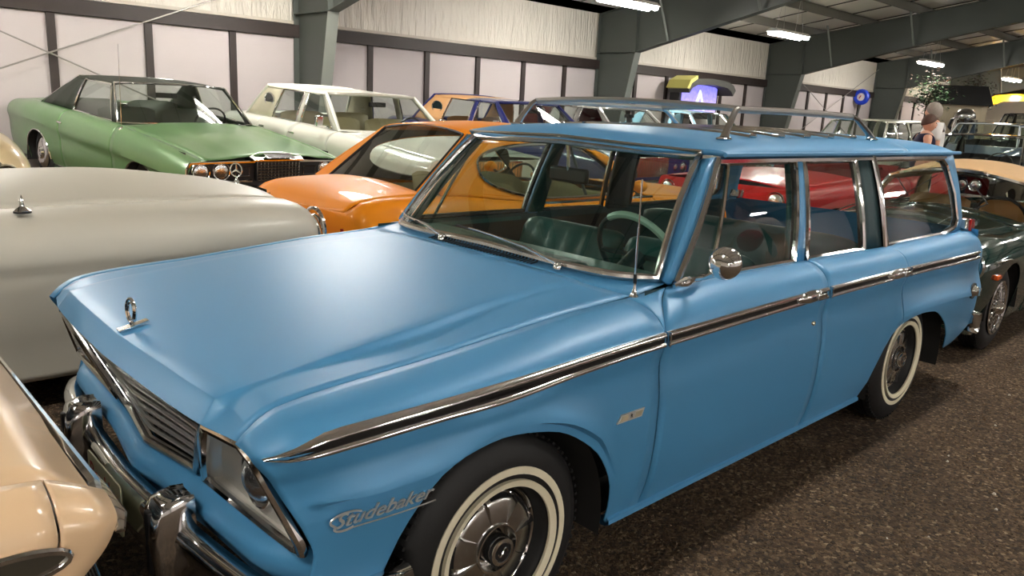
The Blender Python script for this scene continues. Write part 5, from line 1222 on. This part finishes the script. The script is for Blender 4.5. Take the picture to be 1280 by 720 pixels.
MB().prism([(-1.14, -.44, .46), (-1.02, -.44, .66), (-.72, -.44, .78), (-.72, -.44, .70), (-.96, -.44, .58), (-1.04, -.44, .44)], (0, .64, 0)).build('canopy_corner', mat('dull_yellow', srgb(206, 200, 110), .5), tv, smooth=0)
# blue tyre sign on the wall
bt = thing('tire_sign', 'blue tyre hung as a sign on the far wall post', 'sign', (27.4, 9.95, 2.44)); bm_ = mat('blue_rubber', srgb(24, 60, 190), .4)
MB().lathe([(.13, -.05), (.22, -.07), (.27, -.03), (.27, .05), (.22, .09), (.13, .07)], (0, 0, 0), 'x', 32).build('tire_ring', bm_, bt)
MB().lathe([(.0001, -.04), (.13, -.04), (.14, -.055)], (0, 0, 0), 'x', 24).build('sign_face', mat('pale_face', srgb(214, 205, 205), .5), bt)
MB().tube([(-.06, -.04*0, .05), (-.06, .05, -.05)], .018, 6).build('face_mark', redink, bt)
MB().tube([(0, 0, -.27), (0, .05, -.6), (.0, .2, -.7)], .03, 6).build('sign_bracket', frame_m, bt)
# play house
ph = thing('play_house', 'small beige shed with black pitched roof and white gable', 'shed', (29.3, 7.45, floor_z(29, 7.4)), R(-58)); shw = mat('beige_siding', srgb(176, 164, 138), .6)
b = MB().box((0, 0, .93), (1.5, 1.3, 1.86)).build('shed_walls', shw, ph, smooth=0)
for k in range(7): MB().box((.753, -.56+k*.187, .93), (.014, .16, 1.82)).build('siding_board', shw, b, smooth=0)
for k in range(8): MB().box((-.66+k*.188, -.653, .93), (.16, .014, 1.82)).build('siding_board', shw, b, smooth=0)
rf = mat('black_roof', (.008, .008, .008), .9)
for sg in (-1, 1): MB().prism([(-.9, 0, 2.42), (.86, 0, 2.42), (.86, sg*.82, 1.80), (-.9, sg*.82, 1.80)], (0, 0, .04)).build('roof_slope', rf, ph, smooth=0)
for sx in (-1, 1): MB().prism([(sx*.88, -.80, 1.82), (sx*.88, .80, 1.82), (sx*.88, 0, 2.44)], (-.04*sx, 0, 0)).build('gable', mat('white_gable', srgb(232, 222, 196), .6), ph, smooth=0)
MB().box((0, -.67, .85), (.5, .03, 1.4)).build('shed_door', mat('shed_door', srgb(150, 138, 112), .6), ph, smooth=0)
# yellow bus and white rounded trailer
yel = paint('yellow_paint', (232, 164, 20)); tw = paint('trailer_white', (232, 222, 204))
bus = thing('bus', 'yellow bus with rounded roof at the far end of the hall', 'bus', (37.5, 7.2, floor_z(36, 7.2)), 0)
bus.scale = (1, 1, .9)
sec = [(-1.15, .45), (-1.2, 1.2), (-1.2, 2.1), (-1.1, 2.45), (-.8, 2.65), (0, 2.74), (.8, 2.65), (1.1, 2.45), (1.2, 2.1), (1.2, 1.2), (1.15, .45)]
MB().grid([[(x, y*k, .45+(z-.45)*k2) for y, z in sec] for x, k, k2 in ((-3.2, .80, .82), (-3.05, .93, .93), (-2.7, 1, 1), (2.7, 1, 1), (3.05, .93, .93), (3.2, .8, .82))]).build('bus_body', yel, bus, 50)
for x in (-3.21, 3.21): MB().prism([(x, y*.78, .45+(z-.45)*.80) for y, z in sec], (.02, 0, 0)).build('bus_end', yel, bus)
dg = mat('dark_pane', (.02, .025, .025), .1)
for sg in (-1, 1):
    for k in range(5): MB().box((-2.1+k*1.05, sg*1.2, 1.95), (.85, .03, .55)).build('bus_window', dg, bus, bevel=.04)
    MB().box((0, sg*1.2, 1.35), (5.4, .04, .06)).build('rub_rail', black, bus, smooth=0)
MB().box((-3.23, 0, 1.95), (.03, 1.5, .55)).build('bus_window', dg, bus, bevel=.05)
for xx in (-2.0, 2.0):
    for sg in (-1, 1): wheel(bus, xx, 1.15, .45, 'plain', sgn=sg, ww=None)
tr = thing('trailer', 'white teardrop trailer with ribbed vents in front of the yellow bus', 'trailer', (32.2, 6.45, floor_z(32, 6.4)), 0)
pr_ = [(-1.6, .45), (-1.65, 1.0), (-1.45, 1.6), (-1.0, 2.0), (-.3, 2.2), (.5, 2.15), (1.2, 1.75), (1.7, 1.1), (1.9, .45)]
MB().prism([(0, a, z) for a, z in pr_], (1.9, 0, 0)).build('trailer_shell', tw, tr, 30, bevel=.08)
for z in (1.35, 1.65):
    v = MB().box((-.01, -.25, z), (.03, .8, .2)).build('vent_panel', mat('grey_vent', srgb(150, 146, 138), .5), tr, smooth=0)
    for k in range(5): MB().box((-.03, -.57+k*.16, z), (.015, .02, .18)).build('vent_rib', tw, v, smooth=0)
MB().box((-.01, .9, 1.0), (.03, .55, 1.0)).build('trailer_door', tw, tr, bevel=.02)
for xx in (.05, 1.85): MB().lathe([(.0001, -.1), (.33, -.1), (.33, .1), (.0001, .1)], (xx, .1, .33), 'x', 24).build('trailer_tire', rubber, tr)
# old black car with upright cab
old = sedan('saloon', 'upright old black saloon beside the white trailer', (23.2, 4.25, .30), 0, MT['black_paint'], black, 0, 4.4, zr=1.72, hz=.12, frame=black)
# leafy plants standing behind the shed
leafm = [mat('leaf_dark', srgb(30, 58, 26), .55, noise=(4, .3)), mat('leaf_maroon', srgb(46, 34, 26), .55, noise=(4, .3))]
def plant(loc, h, r, lab, seed, maroon=.3):
    t = thing('artificial_tree', lab, 'tree', loc); rn = random.Random(seed)
    MB().lathe([(.0001, 0), (.2, 0), (.24, .35), (.26, .37), (.22, .37), (.0001, .34)], (0, 0, 0), 'z', 16).build('pot', mat('pot_brown', srgb(70, 48, 36), .6), t)
    MB().tube([(0, 0, .3), (.05, .02, h*.4), (-.03, .04, h*.75), (0, 0, h)], [.045, .04, .03, .015], 7).build('trunk', mat('bark', srgb(66, 50, 38), .8), t)
    for kk in (0, 1):
        m = MB()
        for i in range(420 if kk == 0 else 260):
            u, v, w = rn.gauss(0, .42), rn.gauss(0, .42), rn.gauss(0, .38)
            c = Vector((u*r, v*r, h*.82+w*r*1.1+(.25 if kk else 0))); a = rn.uniform(0, 6.28); L_ = rn.uniform(.09, .17); d = Vector((math.cos(a), math.sin(a), rn.uniform(-.7, .3))).normalized(); s_ = d.cross(Vector((0, 0, 1))).normalized()*L_*.28
            m.add([c, c+d*L_*.5+s_, c+d*L_, c+d*L_*.5-s_, c+d*L_*.5+Vector((0, 0, .02))], [(0, 1, 4), (1, 2, 4), (2, 3, 4), (3, 0, 4)])
        o = m.build('leaves', leafm[kk], t, smooth=0, weld=False); o['kind'] = 'stuff'
plant((26.8, 7.45, floor_z(27, 7.4)), 2.45, .62, 'leafy artificial tree with dark red tips left of the black-roofed shed', 5)
plant((30.9, 7.5, floor_z(31, 7.5)), 2.6, .62, 'leafy artificial tree right of the black-roofed shed', 8)
# chrome sculpture on a stand
scu = thing('sculpture', 'bulky chrome engine sculpture on a stand beside the old black saloon', 'sculpture', (22.95, 4.95+.2, floor_z(23, 5.1))); MB().lathe([(.3, 0), (.28, .05), (.06, .08), (.06, .95), (.2, 1.0), (.0001, 1.0)], (0, 0, 0), 'z', 16).build('stand', black, scu)
rn = random.Random(4); MB().ball((0, 0, 1.52), (.26, .26, .22), 14, 9).build('dome', dullchrome, scu)
for k in range(7):
    a = k*.9; MB().tube([(math.cos(a)*.1, math.sin(a)*.1, 1.0), (math.cos(a)*.34, math.sin(a)*.34, 1.15+.05*(k % 3)), (math.cos(a)*.30, math.sin(a)*.30, 1.42), (math.cos(a)*.1, math.sin(a)*.1, 1.5)], .045, 8).build('pipe', chrome if k % 2 else black, scu)

# ------------------------------------------------------------------ visitors
skin = mat('skin', srgb(214, 164, 136), .55); white_cloth = mat('white_cloth', srgb(232, 230, 226), .8); navy_cloth = mat('navy_cloth', srgb(26, 28, 58), .8); denim = mat('denim', srgb(60, 70, 96), .85); shoe = mat('shoe', (.02, .02, .02), .6)
def skinmesh(name, verts, edges, rad, m_, parent, sub=2):
    me = bpy.data.meshes.new(name); me.from_pydata(verts, edges, []); o = bpy.data.objects.new(name, me); COL.objects.link(o); o.parent = parent
    bm = bmesh.new(); bm.from_mesh(me); ly = bm.verts.layers.skin.verify(); bm.verts.ensure_lookup_table()
    for i, v in enumerate(bm.verts): r = rad[i]; v[ly].radius = r if isinstance(r, tuple) else (r, r); v[ly].use_root = (i == 0)
    bm.to_mesh(me); bm.free()
    s_ = o.modifiers.new('skin', 'SKIN'); s_.use_smooth_shade = True; s2 = o.modifiers.new('sub', 'SUBSURF'); s2.levels = s2.render_levels = sub
    me.materials.append(m_); return o
def person(lab, loc, rz, H, top, sleeve, hairm, hair_long, bag=None):
    t = thing('person', lab, 'person', loc, R(rz)); k = H/1.70
    V = lambda x, y, z: (x*k, y*k, z*k)
    # body (faces -x)
    vs = [V(0, 0, .92), V(0, 0, 1.12), V(0, 0, 1.30), V(-.01, 0, 1.41), V(-.02, 0, 1.50),
          V(0, .17, 1.38), V(.02, .22, 1.10), V(-.16, .20, .98), V(-.24, .17, 1.0),
          V(0, -.17, 1.38), V(.02, -.22, 1.10), V(-.16, -.20, .98), V(-.24, -.17, 1.0),
          V(0, .09, .88), V(-.01, .10, .48), V(.01, .10, .08), V(-.10, .11, .04), V(0, -.09, .88), V(-.01, -.10, .48), V(.01, -.10, .08), V(-.10, -.11, .04)]
    ed = [(0, 1), (1, 2), (2, 3), (3, 4), (3, 5), (5, 6), (6, 7), (7, 8), (3, 9), (9, 10), (10, 11), (11, 12), (0, 13), (13, 14), (14, 15), (15, 16), (0, 17), (17, 18), (18, 19), (19, 20)]
    rd_ = [(.15, .12), (.14, .11), (.16, .11), (.09, .09), .052, .062, .044, .034, .03, .062, .044, .034, .03, .088, .06, .042, .034, .088, .06, .042, .034]
    rd_ = [tuple(a*k for a in q) if isinstance(q, tuple) else q*k for q in rd_]
    body = skinmesh('body', vs, ed, rd_, skin, t)
    # fingers on both hands
    for sy in (1, -1):
        f = MB(); b = Vector(V(-.25, sy*.17, 1.0))
        for q in range(4): L_ = (.075, .085, .08, .062)[q]*k; y0 = (q-1.5)*.018*k; f.tube([b+Vector((0, y0, 0)), b+Vector((-L_*.6, y0, -.006)), b+Vector((-L_, y0, -.025*k))], [.009*k, .0085*k, .007*k], 6)
        f.tube([b+Vector((.0, -sy*.03*k, 0)), b+Vector((-.03*k, -sy*.055*k, .005)), b+Vector((-.055*k, -sy*.06*k, -.005))], [.010*k, .009*k, .007*k], 6); f.build('fingers', skin, body)
    # garments over the body
    tv_ = [V(0, 0, .86), V(0, 0, 1.12), V(0, 0, 1.30), V(-.005, 0, 1.43)]; te = [(0, 1), (1, 2), (2, 3)]; tr_ = [(.175*k, .14*k), (.165*k, .13*k), (.185*k, .13*k), (.085*k, .08*k)]
    if sleeve:
        tv_ += [V(0, .18, 1.385), V(.015, .22, 1.20), V(0, -.18, 1.385), V(.015, -.22, 1.20)]; te += [(3, 4), (4, 5), (3, 6), (6, 7)]; tr_ += [.078*k, .062*k, .078*k, .062*k]
    else:
        tv_ += [V(0, .13, 1.40), V(0, -.13, 1.40)]; te += [(3, 4), (3, 5)]; tr_ += [.080*k, .080*k]; tr_[3] = (.10*k, .09*k)
    sh = skinmesh('shirt', tv_, te, tr_, top, t)
    if bag: MB().ball(V(-.150, 0, 1.22), (.045*k, .11*k, .12*k), 16, 10).build('shirt_print', bag, sh)
    skinmesh('trousers', [V(0, 0, .95), V(0, .085, .84), V(-.01, .10, .48), V(.01, .10, .10), V(0, -.085, .84), V(-.01, -.10, .48), V(.01, -.10, .10)], [(0, 1), (1, 2), (2, 3), (0, 4), (4, 5), (5, 6)], [(.145*k, .12*k), .098*k, .074*k, .062*k, .098*k, .074*k, .062*k], denim, t)
    for sy in (1, -1): MB().ball(V(-.05, sy*.105, .045), (.13*k, .05*k, .05*k), 12, 8).build('shoe', shoe, t)
    # head with a face
    hc = Vector(V(-.035, 0, 1.595)); hr = (.092*k, .075*k, .115*k); hd = MB().ball(hc, hr, 20, 14); vv = []
    for p in hd.v:
        q = Vector(p)-hc; x, y, z = q.x/hr[0], q.y/hr[1], q.z/hr[2]
        if x < 0:
            x *= 1+.05*math.exp(-((z+.75)/.3)**2)
            x -= .26*math.exp(-((z+.12)/.18)**2-(y/.16)**2)      # nose
            x += .07*math.exp(-((z-.10)/.12)**2-((abs(y)-.38)/.2)**2)   # eye sockets
            x -= .06*math.exp(-((z+.48)/.10)**2-(y/.3)**2)       # lips
        if z < -.3: y *= 1-.22*(-z-.3)
        vv.append((hc.x+x*hr[0], hc.y+y*hr[1], hc.z+z*hr[2]))
    hd.v = vv; hd = hd.build('head', skin, t, 80)
    for sy in (1, -1):
        MB().ball(hc+Vector((-.080*k, sy*.030*k, .010*k)), (.012*k, .014*k, .008*k), 8, 6).build('eye', black, hd); MB().ball(hc+Vector((.005*k, sy*.076*k, -.004*k)), (.020*k, .010*k, .032*k), 10, 6).build('ear', skin, hd)
    MB().ball(hc+Vector((-.091*k, 0, -.055*k)), (.006*k, .022*k, .006*k), 10, 6).build('mouth', mat('lips', srgb(170, 96, 88), .5), hd)
    hm = MB(); n = 22; rows = []
    for i in range(12):
        a = lerp(0, 2.5 if hair_long else 1.85, i/11); row = []
        for j in range(n):
            b = 2*math.pi*j/n; back = .5+.5*math.cos(b)   # 1 at the back
            aa = a*(.46+.54*back**.5) if not hair_long else a*(.38+.62*back**.32)
            rr_ = 1.12+.03*math.sin(7*b+3*a)
            row.append((hc.x+hr[0]*rr_*math.sin(aa)*math.cos(b)+.006, hc.y+hr[1]*rr_*1.06*math.sin(aa)*math.sin(b), hc.z+hr[2]*rr_*math.cos(aa)+.004))
        rows.append(row)
    hm.grid(rows, closeu=True).build('hair', hairm, t, 80, solid=-.006, ref=tuple(hc))
    return t
grey_hair = mat('grey_hair', srgb(150, 142, 132), .7, noise=(60, .25)); brown_hair = mat('brown_hair', srgb(84, 60, 48), .7, noise=(60, .25))
person('grey-haired visitor in a white shirt looking at the cars', (12.22, 2.17, floor_z(12.2, 2.17)), -58, 1.84, white_cloth, True, grey_hair, True)
person('short-haired young visitor in a navy sleeveless vest', (11.62, 2.06, floor_z(11.6, 2.06)), 125, 1.66, navy_cloth, False, brown_hair, False)
person('visitor in a white tee with red print and jeans standing in the aisle', (4.45, -2.15, 0), -30, 1.72, white_cloth, True, brown_hair, True, mat('red_print', srgb(190, 20, 50), .7))
